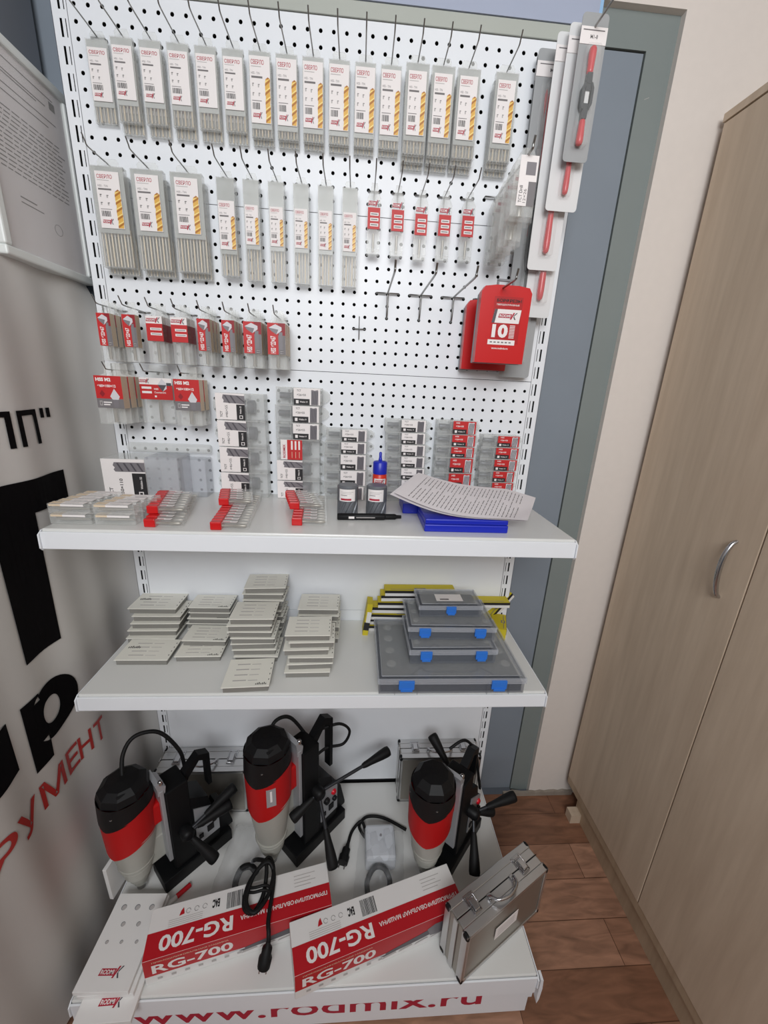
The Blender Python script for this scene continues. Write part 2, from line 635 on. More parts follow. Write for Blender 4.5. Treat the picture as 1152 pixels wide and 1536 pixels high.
def perforated(z_lo, row0):
    m = MB()
    vs, fs, wl = [], [], []
    hr = 0.0046
    for r in range(12):
        zc = z_lo + 0.028125 + r * P
        zt = zc + P / 2 if r < 11 else z_lo + 0.4 - 0.0008
        zb = zc - P / 2 if r > 0 else z_lo + 0.0008
        for c in range(-19, 20):
            xc = c * P
            b = len(vs)
            for x, z in hole:
                a, d = sq(x, z)
                vs.append((xc + a * P / 2, 0, (zc + d * (zt - zc)) if d > 0 else (zc + d * (zc - zb))))
            for x, z in hole:
                vs.append((xc + x * hr, 0, zc + z * hr))
            for x, z in hole:
                vs.append((xc + x * hr, 0.0016, zc + z * hr))
            for k in range(HN):
                k2 = (k + 1) % HN
                fs.append((b + k, b + k2, b + HN + k2, b + HN + k))
                wl.append((b + HN + k, b + HN + k2, b + 2 * HN + k2, b + 2 * HN + k))
                # corner triangles where the ring jumps a square corner
            cs = [(P / 2, zt), (-P / 2, zt), (-P / 2, zb), (P / 2, zb)]
            ang = [math.atan2(z, x) % (2 * PI) for x, z in hole]
            for (cx, cz), (a1, a2) in zip([(1, 1), (-1, 1), (-1, -1), (1, -1)], [(0.25, 0.25)] * 4):
                ca = math.atan2(cz, cx) % (2 * PI)
                k = int(ca / (2 * PI / HN))
                k2 = (k + 1) % HN
                vs.append((xc + cx * P / 2, 0, zt if cz > 0 else zb))
                fs.append((b + k, len(vs) - 1, b + k2))
    m.add(vs, fs, 'white_steel')
    m.add(vs, wl, 'grey_rail')
    xl = 19.5 * P
    m.box(-xl, xl, 0.0, 0.018, z_lo + 0.399, z_lo + 0.3995, 'white_steel')
    RP(m, 'perforated_panel')


for k in range(3):
    perforated(-0.371875 + 0.4 * k, 0)
for k in range(3):
    z = -0.771875 - 0.4 * k
    RP(MB().box(-0.609, 0.609, 0.0, 0.016, z + 0.0008, z + 0.3992, 'white_steel'), 'back_panel')
RP(MB().box(-0.61, 0.61, 0.022, 0.026, -1.75, 0.825, 'cavity_shade'), 'hole_shade_sheet')  # added sheet, its dark colour stands in for the unlit cavity behind the holes


def upright(sg):
    m = MB()
    x0, x1 = 0.6095, 0.645
    holes = [(0.6155, 0.6175), (0.6245, 0.6295)]
    z = -1.77
    zt = 0.90
    vs, fs = [], []

    def q(a, b, c, d):
        bb = len(vs)
        vs.extend([(sg * a, 0.0, c), (sg * b, 0.0, c), (sg * b, 0.0, d), (sg * a, 0.0, d)])
        fs.append((bb, bb + 1, bb + 2, bb + 3))
    while z < zt:
        zc0, zc1 = z + 0.008, z + 0.042
        q(x0, x1, z, zc0)
        q(x0, x1, zc1, z + 0.05)
        q(x0, holes[0][0], zc0, zc1)
        q(holes[0][1], holes[1][0], zc0, zc1)
        q(holes[1][1], x1, zc0, zc1)
        z += 0.05
    m.add(vs, fs, 'white_steel')
    m.box(sg * x0, sg * (x0 + 0.001), 0.0, 0.07, FZ, zt, 'white_steel')
    m.box(sg * (x1 - 0.001), sg * x1, 0.0, 0.07, FZ, zt, 'white_steel')
    m.box(sg * x0, sg * x1, 0.012, 0.014, FZ, zt, 'cavity_shade')  # added dark strip, shade behind the slots put into its colour
    RP(m, 'upright')


upright(-1)
upright(1)
RP(MB().box(-0.645, 0.645, -0.004, 0.05, 0.829, 0.860, 'grey_rail', 0.002), 'top_rail')
m = MB().box(-0.642, 0.642, -0.006, 0.02, 0.861, 1.12, 'lavender_board').box(0.642, 0.65, -0.006, 0.02, 0.861, 1.12, 'light_blue_edge')
RP(m, 'header_board')


def shelf(z, yf, name='shelf', lip=0.042):
    s_ = MB()
    s_.box(-0.633, 0.633, yf, -0.001, z - 0.022, z, 'white_shelf', 0.003)
    so = RP(s_, name)
    l = MB()
    l.box(-0.634, 0.634, yf - 0.006, yf - 0.001, z - lip - 0.006, z - 0.006, 'white_steel', 0.0012)
    l.v = [v - Vector((0, 0, FZ)) for v in l.v]
    l.build('front_rail', so)
    for sg in (-1, 1):
        b = MB()
        poly = [(0.0, z - 0.075), (0.0, z - 0.004), (yf + 0.004, z - 0.004), (yf - 0.009, z - 0.012), (yf - 0.010, z - 0.045), (yf - 0.004, z - 0.052), (yf + 0.02, z - 0.042)]
        b.T = Matrix(((0, 1, 0, 0), (1, 0, 0, 0), (0, 0, 1, 0), (0, 0, 0, 1)))
        x0 = sg * 0.6345
        b.prism(poly, x0, x0 + sg * 0.003, 'white_steel')
        b.v = [v - Vector((0, 0, FZ)) for v in b.v]
        b.build('bracket', so)
    return so


ZT, ZM, ZB = -0.350, -0.812, -1.588
shelf(ZT, -0.362)
shelf(ZM, -0.362)
shelf(ZB, -0.598, 'base_shelf', 0.068)
m = MB()
m.box(-0.629, 0.629, -0.589, -0.585, -1.785, -1.655, 'white_steel')
m.box(0.629, 0.641, -0.588, -0.586, -1.72, -1.66, 'white_steel')
RP(m, 'kick_plate')
m = MB().text('www.rodmix.ru', -0.50, 0.488, -1.738, -1.664, -0.5895, 'ink_red', 0.012)
RP(m, 'kick_plate_lettering', None, 'red web address lettering')
for sg in (-1, 1):
    m = MB().box(sg * 0.60, sg * 0.628, -0.56, -0.02, FZ, -1.70, 'white_steel')
    RP(m, 'foot')
m = MB()
m.prism([(0.642, -1.598), (0.650, -1.600), (0.653, -1.64), (0.651, -1.69), (0.646, -1.71), (0.643, -1.68)], -0.606, -0.585, 'white_steel')
RP(m, 'end_bracket')

# ------------------------------------------------------------------ hooks


def hook_proto(kind):
    t = thing('peg_hook', 'peg hook', 'hook')
    m = MB()
    if kind == 'thin':
        r = 0.0016
        m.tube(spl([(0, 0.004, 0), (0, -0.05, 0), (0, -0.108, 0.0), (0, -0.118, 0.006), (0, -0.128, 0.018)], 3), r, 'wire_steel', 6)
        m.tube([(0, 0, 0), (0, -0.002, -0.012), (0, 0.0, -0.03)], r, 'wire_steel', 6)
        m.tube([(-P / 2, 0.002, 0.0), (-P / 2, -0.004, 0.0), (P / 2, -0.004, 0.0), (P / 2, 0.002, 0.0)], r, 'wire_steel', 6)
    elif kind == 'tiny':
        r = 0.0016
        m.tube([(0, -0.003, -0.028), (0, -0.006, 0.0), (0, -0.05, 0.014), (0, -0.06, 0.024)], r, 'wire_steel', 6)
        m.tube([(-P / 2, 0.002, 0.0), (-P / 2, -0.004, 0.0), (P / 2, -0.004, 0.0), (P / 2, 0.002, 0.0)], r, 'wire_steel', 6)
        m.lathe([(0.0025, 0.0), (0.0036, 0.001), (0.0025, 0.002)], 'wire_steel', 8, (-P / 2, -0.004, -0.001))
        m.lathe([(0.0025, 0.0), (0.0036, 0.001), (0.0025, 0.002)], 'wire_steel', 8, (P / 2, -0.004, -0.001))
    else:
        r = 0.0026
        L = {'thick': 0.25, 'thicklong': 0.27}.get(kind, 0.25)
        m.tube(spl([(0, 0.003, -0.064), (0, -0.007, -0.056), (0, -0.010, -0.03), (0, -0.012, -0.004), (0, -0.02, 0.0), (0, -L * 0.5, 0), (0, -L * 0.93, 0.0), (0, -L * 0.97, 0.006), (0, -L, 0.02)], 3), r, 'wire_steel', 8)
        m.tube([(-P, 0.004, 0.0), (-P, -0.008, 0.0), (P, -0.008, 0.0), (P, 0.004, 0.0)], 0.0022, 'wire_steel', 8)
    m.build('wire', t)
    return Proto(t)


H_thin, H_thick, H_tiny = hook_proto('thin'), hook_proto('thick'), hook_proto('tiny')

# ------------------------------------------------------------------ drill bit cases


def barcode(m, x0, x1, z0, z1, y, seed=3):
    r = random.Random(seed)
    x = x0
    while x < x1:
        w_ = r.uniform(0.0006, 0.0016)
        m.rect(x, min(x + w_, x1), z0, z1, y, 'ink_black')
        x += w_ + r.uniform(0.0005, 0.0013)


def logo(m, x0, x1, z0, z1, y):
    w_ = x1 - x0
    h = z1 - z0
    m.flat([(x0, z0 + h * .2), (x0 + w_ * .66, z0 + h * .2), (x0 + w_ * .72, z0 + h * .8), (x0 + w_ * .05, z0 + h * .8)], y, 'ink_red')
    m.text('RODMI', x0 + w_ * .07, x0 + w_ * .64, z0 + h * .3, z0 + h * .7, y - 0.0002, 'label_white', 0.02)
    m.flat([(x0 + w_ * .62, z0), (x0 + w_ * .70, z0), (x0 + w_ * .86, z1), (x0 + w_ * .78, z1)], y - 0.0003, 'ink_red')
    m.flat([(x0 + w_ * .86, z0), (x0 + w_ * .93, z0), (x0 + w_ * .83, z0 + h * .5), (x0 + w_ * .79, z0 + h * .4)], y - 0.0003, 'print_steel_dark')
    m.flat([(x0 + w_ * .80, z0 + h * .55), (x0 + w_ * .84, z0 + h * .5), (x0 + w_, z1), (x0 + w_ * .93, z1)], y - 0.0003, 'print_steel_dark')


def drill_picture(m, x0, x1, z0, z1, y):
    k0, w0 = 10, (x1 - x0)
    L_ = [(x0 + w0 * .10 * (1 - math.cos(2 * PI * 2.5 * i / k0)) / 2, z0 + (z1 - z0 - w0 * .35) * i / k0) for i in range(k0 + 1)]
    R_ = [(x1 - w0 * .10 * (1 + math.cos(2 * PI * 2.5 * i / k0)) / 2, z0 + (z1 - z0 - w0 * .3) * i / k0) for i in range(k0 + 1)]
    for i in range(k0):
        m.flat([L_[i], R_[i], R_[i + 1], L_[i + 1]], y, 'print_gold')
    m.flat([L_[-1], R_[-1], ((x0 + x1) / 2 + w0 * .1, z1)], y, 'print_gold_dark')
    k = 5
    h = (z1 - z0) / k
    for i in range(k):
        zb = z0 + i * h
        m.flat([(x0, zb), (x1, zb + h * .55), (x1, zb + h * .8), (x0, zb + h * .28)], y - 0.0001, 'print_gold_dark')
        m.flat([(x0, zb + h * .36), (x1, zb + h * .85), (x1, min(zb + h * 1.0, z1 - .002)), (x0, zb + h * .52)], y - 0.0001, 'print_gold_light')


def bit_label(m, x0, x1, z0, z1, y, gold=True):
    w_ = x1 - x0
    h = z1 - z0
    m.box(x0, x1, y, y + 0.0004, z0, z1, 'label_white')
    y -= 0.0002
    tx = x0 + w_ * (0.07 if gold else 0.07)
    m.text('СВЕРЛО', tx, tx + w_ * (.64 if gold else .8), z1 - h * .125, z1 - h * .055, y, 'ink_red', 0.01)
    m.rect(tx, tx + w_ * .5, z1 - h * .16, z1 - h * .15, y, 'ink_light')
    m.text('HSS - TiN', tx, tx + w_ * .42, z1 - h * .27, z1 - h * .235, y, 'ink_grey')
    m.rect(tx, tx + w_ * .55, z1 - h * .325, z1 - h * .295, y, 'ink_grey')
    for a, b in ((.10, .40), (.38, .41), (.10, .54), (.40, .54)):
        m.rect(x0 + w_ * a, x0 + w_ * (a + .06), z1 - h * (b + .05), z1 - h * b, y, 'ink_light')
        m.rect(x0 + w_ * (a + .01), x0 + w_ * (a + .09), z1 - h * (b + .012), z1 - h * b, y, 'ink_grey')
    m.rect(tx, tx + w_ * .48, z1 - h * .665, z1 - h * .655, y, 'ink_grey')
    barcode(m, tx + w_ * .02, tx + w_ * (.40 if gold else .5), z1 - h * .79, z1 - h * .69, y)
    logo(m, tx + w_ * .02, tx + w_ * .5, z1 - h * .93, z1 - h * .83, y)
    if gold:
        drill_picture(m, x0 + w_ * .74, x0 + w_ * .995, z0 + h * .01, z0 + h * .70, y - 0.0002)


def bit_case(w_, h, d, gold, lw, lh, ldz, drills=True, drop=0.0):
    """origin on the hook; hangs down, front towards -y"""
    t = thing('drill_bit_case', 'case', 'drill bit case')
    m = MB()
    top = -0.006
    tk = 0.0014
    # tab around the hook
    m.prism([(-w_ * .32, top), (w_ * .32, top), (w_ * .32, 0.006), (w_ * .26, 0.012), (-w_ * .26, 0.012), (-w_ * .32, 0.006)], 0.001, 0.003, 'clear_frost')
    # tray: back, sides, floor, front
    y0, y1 = -d / 2, d / 2
    m.box(-w_ / 2, w_ / 2, y1 - tk, y1, -h, top, 'clear')
    m.box(-w_ / 2, w_ / 2, y0, y0 + tk, -h, top, 'clear')
    m.box(-w_ / 2, -w_ / 2 + tk, y0 + tk, y1 - tk, -h, top, 'clear_frost')
    m.box(w_ / 2 - tk, w_ / 2, y0 + tk, y1 - tk, -h, top, 'clear_frost')
    m.box(-w_ / 2 + tk, w_ / 2 - tk, y0 + tk, y1 - tk, -h, -h + tk, 'clear_frost')
    m.box(-w_ / 2 + tk, w_ / 2 - tk, y0 + tk, y1 - tk, top - tk, top, 'clear_frost')
    m.box(-w_ / 2 + tk, w_ / 2 - tk, y0 + tk, y0 + tk + .0006, top - ldz - lh - .010, top - tk, 'frosted_card')
    if drop:
        m.box(-w_ / 2 + .002, w_ / 2 - .002, y0 + 0.001, y1 + 0.012, -h - drop, -h + .002, 'clear', 0.002)
    m.build('case_shell', t)
    l = MB()
    zt_ = top - ldz
    bit_label(l, -lw / 2, lw / 2, zt_ - lh, zt_, y0 - 0.001, gold)
    l.build('label', t, 'white СВЕРЛО label' if False else None)
    if drills:
        b = MB()
        nn = max(3, int(w_ / 0.0072))
        for i in range(nn):
            x = -w_ / 2 + w_ * (i + .5) / nn
            b.tube([(x, 0, -h + 0.004), (x, 0, -h + 0.30 * h + .02)], min(0.0024, w_ / nn * .36), 'drill_gold' if i % 2 else 'drill_steel', 6)
        b.build('drill_bits', t)
    return Proto(t)


def empties(n):
    return None


C_small = bit_case(0.050, 0.165, 0.011, False, 0.044, 0.100, 0.016)
C_gold = bit_case(0.051, 0.172, 0.013, True, 0.047, 0.128, 0.010)
C_goldw = bit_case(0.057, 0.185, 0.014, True, 0.044, 0.125, 0.016)
XR1 = [-17.5, -15.5, -13.5, -11.5, -9.5, -7.5, -5.5, -3.5, -1.5, .5, 2.5, 4.5, 6.5, 8.5, 10.5, 13.5]
for i, c in enumerate(XR1):
    H_thin.at((c * P, -0.001, 0.740), '%s slim steel peg hook from the left in the top row of drill bit cases' % ORD[i], group='hooks of the top row')
    C = C_small if i < 6 else (C_gold if i < 12 else C_goldw)
    nm = ORD[i]
    nn = 1 if i == 0 else (2 if i < 12 else 3)
    kd = 'small white' if i < 6 else 'gold-printed'
    for k in range(nn):
        yy = -0.018 - 0.0165 * (nn - 1 - k) if nn > 1 else -0.018
        fr_ = 'front' if k == 0 else ('rear' if k == nn - 1 else 'middle')
        lb = 'clear %s drill bit case, %s on the %s hook of top row' % (kd, fr_ if nn > 1 else 'alone', nm)
        C.at((c * P, -0.010 - 0.0150 * (nn - 1 - k), 0.738 - 0.010 * (k if i >= 6 else k * 1.8)), lb, group='drill bit cases on the top hooks')

# second row
C_wide = bit_case(0.078, 0.225, 0.020, True, 0.056, 0.120, 0.012)
C_long = bit_case(0.040, 0.232, 0.026, True, 0.033, 0.088, 0.055)
C_longw = bit_case(0.045, 0.225, 0.026, True, 0.040, 0.108, 0.050)
XR2 = [-17.5, -14.5, -11.5, -8.5, -6.5, -4.5, -2.5, -.5, 1.5, 3.5, 5.5, 7.5, 9.5, 11.5]
for i, c in enumerate(XR2):
    H_thin.at((c * P, -0.001, 0.484), '%s slim steel peg hook from the left in the second row of packs' % ORD[i], group='hooks of the second row')
    if i < 3:
        for k in range(2):
            C_wide.at((c * P, -0.036 + 0.022 * k, 0.482 - 0.012 * k), 'wide clear drill bit case, %s one on the %s hook of the second row' % (('front', 'rear')[k], ORD[i]), group='wide drill bit cases')
    elif i < 9:
        (C_longw if i == 3 else C_long).at((c * P, -0.030, 0.480), 'long narrow clear drill bit case, %s of six from the left in second row' % ORD[i - 3], group='long narrow drill bit cases')


def red_tube():
    t = thing('end_mill_pack', 'pack', 'tool pack')
    m = MB()
    w_, h, d = 0.034, 0.150, 0.017
    m.prism([(-w_ / 2, -h), (w_ / 2, -h), (w_ / 2, -0.022), (w_ * .30, -0.008), (w_ * .22, 0.010), (-w_ * .22, 0.010), (-w_ * .30, -0.008), (-w_ / 2, -0.022)], -d / 2 + .001, d / 2, 'clear_frost')
    m.prism([(-w_ * .40, -h), (w_ * .40, -h), (w_ * .5, -h + 0.012), (-w_ * .5, -h + 0.012)], -d / 2 - 0.003, d / 2, 'clear_frost')
    m.build('pack_shell', t)
    l = MB()
    y = -d / 2 - 0.001
    l.box(-w_ * .47, w_ * .47, y, y + .0004, -0.092, -0.044, 'pack_red')
    for k in range(3):
        l.rect(-w_ * .28, w_ * .36, -0.062 - k * .012, -0.055 - k * .012, y - .0002, 'label_white')
        l.rect(-w_ * .22, w_ * .28, -0.0595 - k * .012, -0.0575 - k * .012, y - .0004, 'ink_grey')
    logo(l, -w_ * .45, w_ * .42, -0.042, -0.027, y)
    l.build('label', t, 'red label with white strips')
    b = MB()
    b.tube([(0, 0, -h + 0.008), (0, 0, -0.10)], 0.0035, 'drill_steel', 10)
    b.build('end_mill', t)
    return Proto(t)


C_tube = red_tube()
for i, c in enumerate(XR2[9:]):
    dz = (0.0, -0.002, -0.012, -0.008, -0.004)[i]
    C_tube.at((c * P, -0.030, 0.480 + dz * .5), 'narrow clear pack with red label, %s of five from the left in second row' % ORD[i], group='narrow red label packs')

# right group: clear boxes hanging close together
H_thick.at((14 * P, -0.001, 0.492), 'steel peg hook holding the clear box with TCT drill label', group='long steel peg hooks')


def jumble(w_, h, d, lab):
    t = thing('clear_tool_box', 'box', 'tool box')
    m = MB()
    m.prism([(-w_ / 2, -h), (w_ / 2, -h), (w_ / 2, -0.02), (w_ * .2, 0.010), (-w_ * .2, 0.010), (-w_ / 2, -0.02)], -d / 2, d / 2, 'clear_frost')
    m.box(-w_ / 2 - .001, w_ / 2 + .001, -d / 2 - .002, d / 2, -h - .012, -h + .028, 'clear', 0.002)
    m.build('box_shell', t)
    l = MB()
    y = -d / 2 - .0025
    if lab == 'tct':
        l.box(-w_ * .30, w_ * .48, y, y + .0004, -0.098, -0.004, 'label_white')
        l.rect(w_ * .15, w_ * .48, -0.098, -0.052, y - .0002, 'pack_grey')
        l.rect(-w_ * .02, w_ * .40, -0.040, -0.016, y - .0004, 'print_steel')
        l.text('TCT Drill', -w_ * .22, -w_ * .08, -0.092, -0.060, y - .0004, 'ink_black', rot=True)
        l.text('12×26', -w_ * .02, w_ * .10, -0.092, -0.066, y - .0004, 'ink_grey', rot=True)
        l.build('label', t, 'white label reading TCT Drill')
    else:
        l.rect(-w_ * .4, w_ * .4, -0.035, -0.020, y - .0002, 'label_white')
        l.rect(-w_ * .3, w_ * .3, -0.032, -0.025, y - .0004, 'ink_red')
        l.build('label', t)
    b = MB()
    b.lathe([(0.006, 0), (0.006, 0.03), (0.011, 0.034), (0.011, 0.05), (0.009, 0.052)], 'drill_steel', 12, (0, 0, -h + .004))
    b.build('cutter', t)
    return Proto(t)


J_a, J_t = jumble(0.042, 0.150, 0.022, 'x'), jumble(0.052, 0.118, 0.03, 'tct')
J_t.at((14 * P, -0.205, 0.494), 'clear box with white TCT Drill label hanging foremost at upper right')
for k, (yy, dz, rz) in enumerate(((-0.165, 0.0, .2), (-0.135, -0.004, -.15), (-0.10, -0.01, .25), (-0.065, -0.012, -.1), (-0.035, -0.016, .1))):
    J_a.at((14 * P, yy, 0.492 + dz), 'clear tool box hanging behind the TCT drill box, %s behind it' % ORD[k], rz=rz, group='clear boxes behind the TCT drill box')

# empty hooks and hook with red boxes
for i, c in enumerate((5, 8, 11)):
    H_thick.at((c * P, -0.001, 0.245), 'empty thick steel peg hook, %s of three in a row' % ORD[i], group='empty steel hooks')
H_tiny.at((2.5 * P, -0.001, 0.149), 'small short steel peg hook alone in the lower middle')
H_thick.at((14 * P, -0.001, 0.245), 'steel peg hook carrying the two red burr boxes', group='long steel peg hooks')


def red_box():
    t = thing('burr_set_box', 'box', 'tool box')
    m = MB()
    w_, h = 0.130, 0.184
    out = [(-w_ / 2, -h), (w_ / 2, -h), (w_ / 2, -0.016), (w_ / 2 - .008, -0.004), (w_ * .22, 0.0), (-w_ * .22, 0.0), (-w_ / 2 + .008, -0.004), (-w_ / 2, -0.016)]
    m.prism(out, -0.022, 0.0, 'plastic_red')
    m.build('front_shell', t)
    MB().prism([(x * .98, z * .99 - .003) for x, z in out], 0.0, 0.020, 'plastic_grey').build('back_shell', t, 'grey rear half')
    g = MB()
    for a, b, c, d in ((-0.022, -0.018, 0.0, 0.014), (0.018, 0.022, 0.0, 0.014), (-0.022, 0.022, 0.012, 0.017)):
        g.box(a, b, -0.004, 0.004, c, d, 'plastic_grey')
    g.build('hanger', t, 'grey plastic hanger')
    l = MB()
    y = -0.0225
    l.box(-0.030, 0.044, y, y + .0005, -0.136, -0.026, 'plastic_red_deep')
    y -= .0003
    l.text('БОРФРЕЗЫ', -0.024, 0.040, -0.039, -0.031, y, 'ink_black', .03)
    l.text('ТВЕРДОСПЛАВНЫЕ', -0.024, 0.036, -0.047, -0.0425, y, 'label_white', .02)
    l.flat([(-0.032, -0.087), (0.040, -0.087), (0.043, -0.055), (-0.026, -0.055)], y, 'label_white')
    l.flat([(-0.032, -0.087), (-0.024, -0.087), (-0.019, -0.055), (-0.026, -0.055)], y - .0002, 'print_steel_dark')
    logo(l, -0.016, 0.034, -0.078, -0.062, y - .0003)
    l.text('10', -0.028, 0.014, -0.122, -0.090, y, 'label_white', .05)
    for k in range(9):
        l.rect(0.018, 0.032, -0.122 + k * .0036, -0.1203 + k * .0036, y, 'label_white')
    l.box(-0.036, 0.036, y, y + .0003, -0.139, -0.127, 'label_white')
    for k in range(6):
        l.rect(-0.03 + k * .010, -0.024 + k * .010, -0.1345, -0.1315, y - .0002, 'ink_grey')
    l.text('www.rodmix.ru', -0.024, 0.02, -0.150, -0.145, y, 'label_white', .02)
    l.build('label', t, 'printed label with large white number 10')
    return Proto(t)


RB = red_box()
RB.at((14 * P + 0.012, -0.135, 0.252), 'red plastic burr box with number 10, hanging in front', group='red burr boxes', rot=(0.03, 0, 0))
RB.at((14 * P + 0.004, -0.024, 0.238), 'red plastic burr box hanging behind the other near the panel', group='red burr boxes', rot=(0.0, 0, 0))

# ------------------------------------------------------------------ tap wrench cards at the upper right
t = thing('long_peg_hook', 'long steel peg hook carrying the tap wrench blister cards', 'hook', (0.578, -0.001, 0.768))
MB().tube([(0, 0.003, 0), (0, -0.01, 0), (0, -0.22, 0), (0, -0.235, 0.008), (0, -0.25, 0.02)], 0.0022, 'wire_steel', 8).build('wire', t)


def wrench_card(h, w_, y, label, dark=True, tx=0.0, white_top=False, gs=1.0, cmat='card_grey'):
    t = thing('tap_wrench_card', label, 'blister card', (0.578 + tx, y, 0.768), group='tap wrench blister cards')
    m = MB()
    r = 0.008
    top = 0.024
    pts = []
    for cx, cz, a0 in ((w_ / 2 - r, top - r, 0), (-w_ / 2 + r, top - r, 90), (-w_ / 2 + r, -h + r, 180), (w_ / 2 - r, -h + r, 270)):
        for a in (0, 30, 60, 90):
            an = math.radians(a0 + a)
            pts.append((cx + r * math.cos(an), cz + r * math.sin(an)))
    m.prism(pts, 0.0, 0.0012, cmat)
    m.build('card', t)
    l = MB().box(-w_ / 2, w_ / 2, -0.0012, -0.0002, -0.030, 0.0, 'label_white')
    l.rect(-w_ * .42, w_ * .40, -0.007, -0.005, -0.0014, 'ink_grey')
    l.text('M1-8', -w_ * .12, w_ * .16, -0.0205, -0.0135, -0.0014, 'ink_grey', .02)
    l.build('header_label', t, 'white header label')
    wlen = h - 0.05
    zc = -0.03 - wlen * 0.5
    s_ = wlen / 2 * .92
    b = MB()
    k = 0.0062 * gs
    b.T = Matrix.Translation((0.0, -0.010, zc))
    for sg in (1, -1):
        b.tube([(0, 0, sg * s_ * .40), (0, 0, sg * s_ * .56)], 0.0034 * gs, 'card_light', 10)
        b.prism([(-k * .7, sg * s_ * .46), (k * .7, sg * s_ * .46), (k * .8, sg * s_ * .24), (-k * .8, sg * s_ * .24)], -0.006, 0.006, 'wrench_dark')
        b.prism([(sg * k * .55, -s_ * .27), (sg * k * 1.1, -s_ * .27), (sg * k * 1.7, -s_ * .16), (sg * k * 1.7, s_ * .16), (sg * k * 1.1, s_ * .27), (sg * k * .55, s_ * .27), (sg * k * .95, s_ * .14), (sg * k * .95, -s_ * .14)], -0.006, 0.006, 'wrench_dark')
    b.box(-k * .6, k * .6, -0.003, 0.004, -s_ * .17, s_ * .13, 'card_light')
    b.box(-k * .7, k * .7, -0.005, 0.005, s_ * .10, s_ * .25, 'wrench_dark')
    b.box(-k * .7, k * .7, -0.005, 0.005, -s_ * .25, -s_ * .15, 'wrench_dark')
    b.build('tap_wrench', t, 'dark steel tap wrench')
    for sg in (1, -1):
        g = MB()
        g.T = Matrix.Translation((0.0, -0.009, zc))
        g.tube(spl([(0, 0, sg * s_ * .46), (0, 0, sg * s_ * .52), (0, 0, sg * s_ * .75), (0, 0, sg * s_ * .95), (0, 0, sg * s_)], 3), [0.004 * gs, 0.0048 * gs, 0.0054 * gs, 0.0056 * gs, 0.0058 * gs, 0.006 * gs, 0.0064 * gs, 0.0066 * gs, 0.0066 * gs, 0.006 * gs, 0.005 * gs, 0.003 * gs, 0.001 * gs], 'grip_red', 12)
        g.build('grip', t, 'red grip')
    c = MB()
    c.box(-k * 2.2, k * 2.2, -0.020 * max(.8, gs * .8), -0.001, zc - s_ * 1.03, zc + s_ * 1.03, 'clear', 0.006)
    c.build('blister', t)
    return t


wrench_card(0.245, 0.060, -0.140, 'front and shortest tap wrench card, with white M1-8 header', tx=0.0, gs=1.25)
wrench_card(0.335, 0.080, -0.112, 'second tap wrench card from the front, long white card', gs=1.1, cmat='card_light', tx=-0.004)
wrench_card(0.460, 0.080, -0.085, 'third tap wrench card from the front with long red grip', gs=1.3, cmat='card_light', tx=-0.020)
wrench_card(0.570, 0.075, -0.060, 'fourth tap wrench card, behind the three shorter ones', gs=1.4, tx=-0.008, cmat='card_light')
wrench_card(0.730, 0.090, -0.034, 'rearmost and longest tap wrench card reaching behind the red box', gs=1.5, tx=-0.038)
wrench_card(0.42, 0.060, -0.018, 'narrow tap wrench card close against the perforated panel', gs=1.2, tx=-0.05)

# ------------------------------------------------------------------ blister packs of countersinks, third row


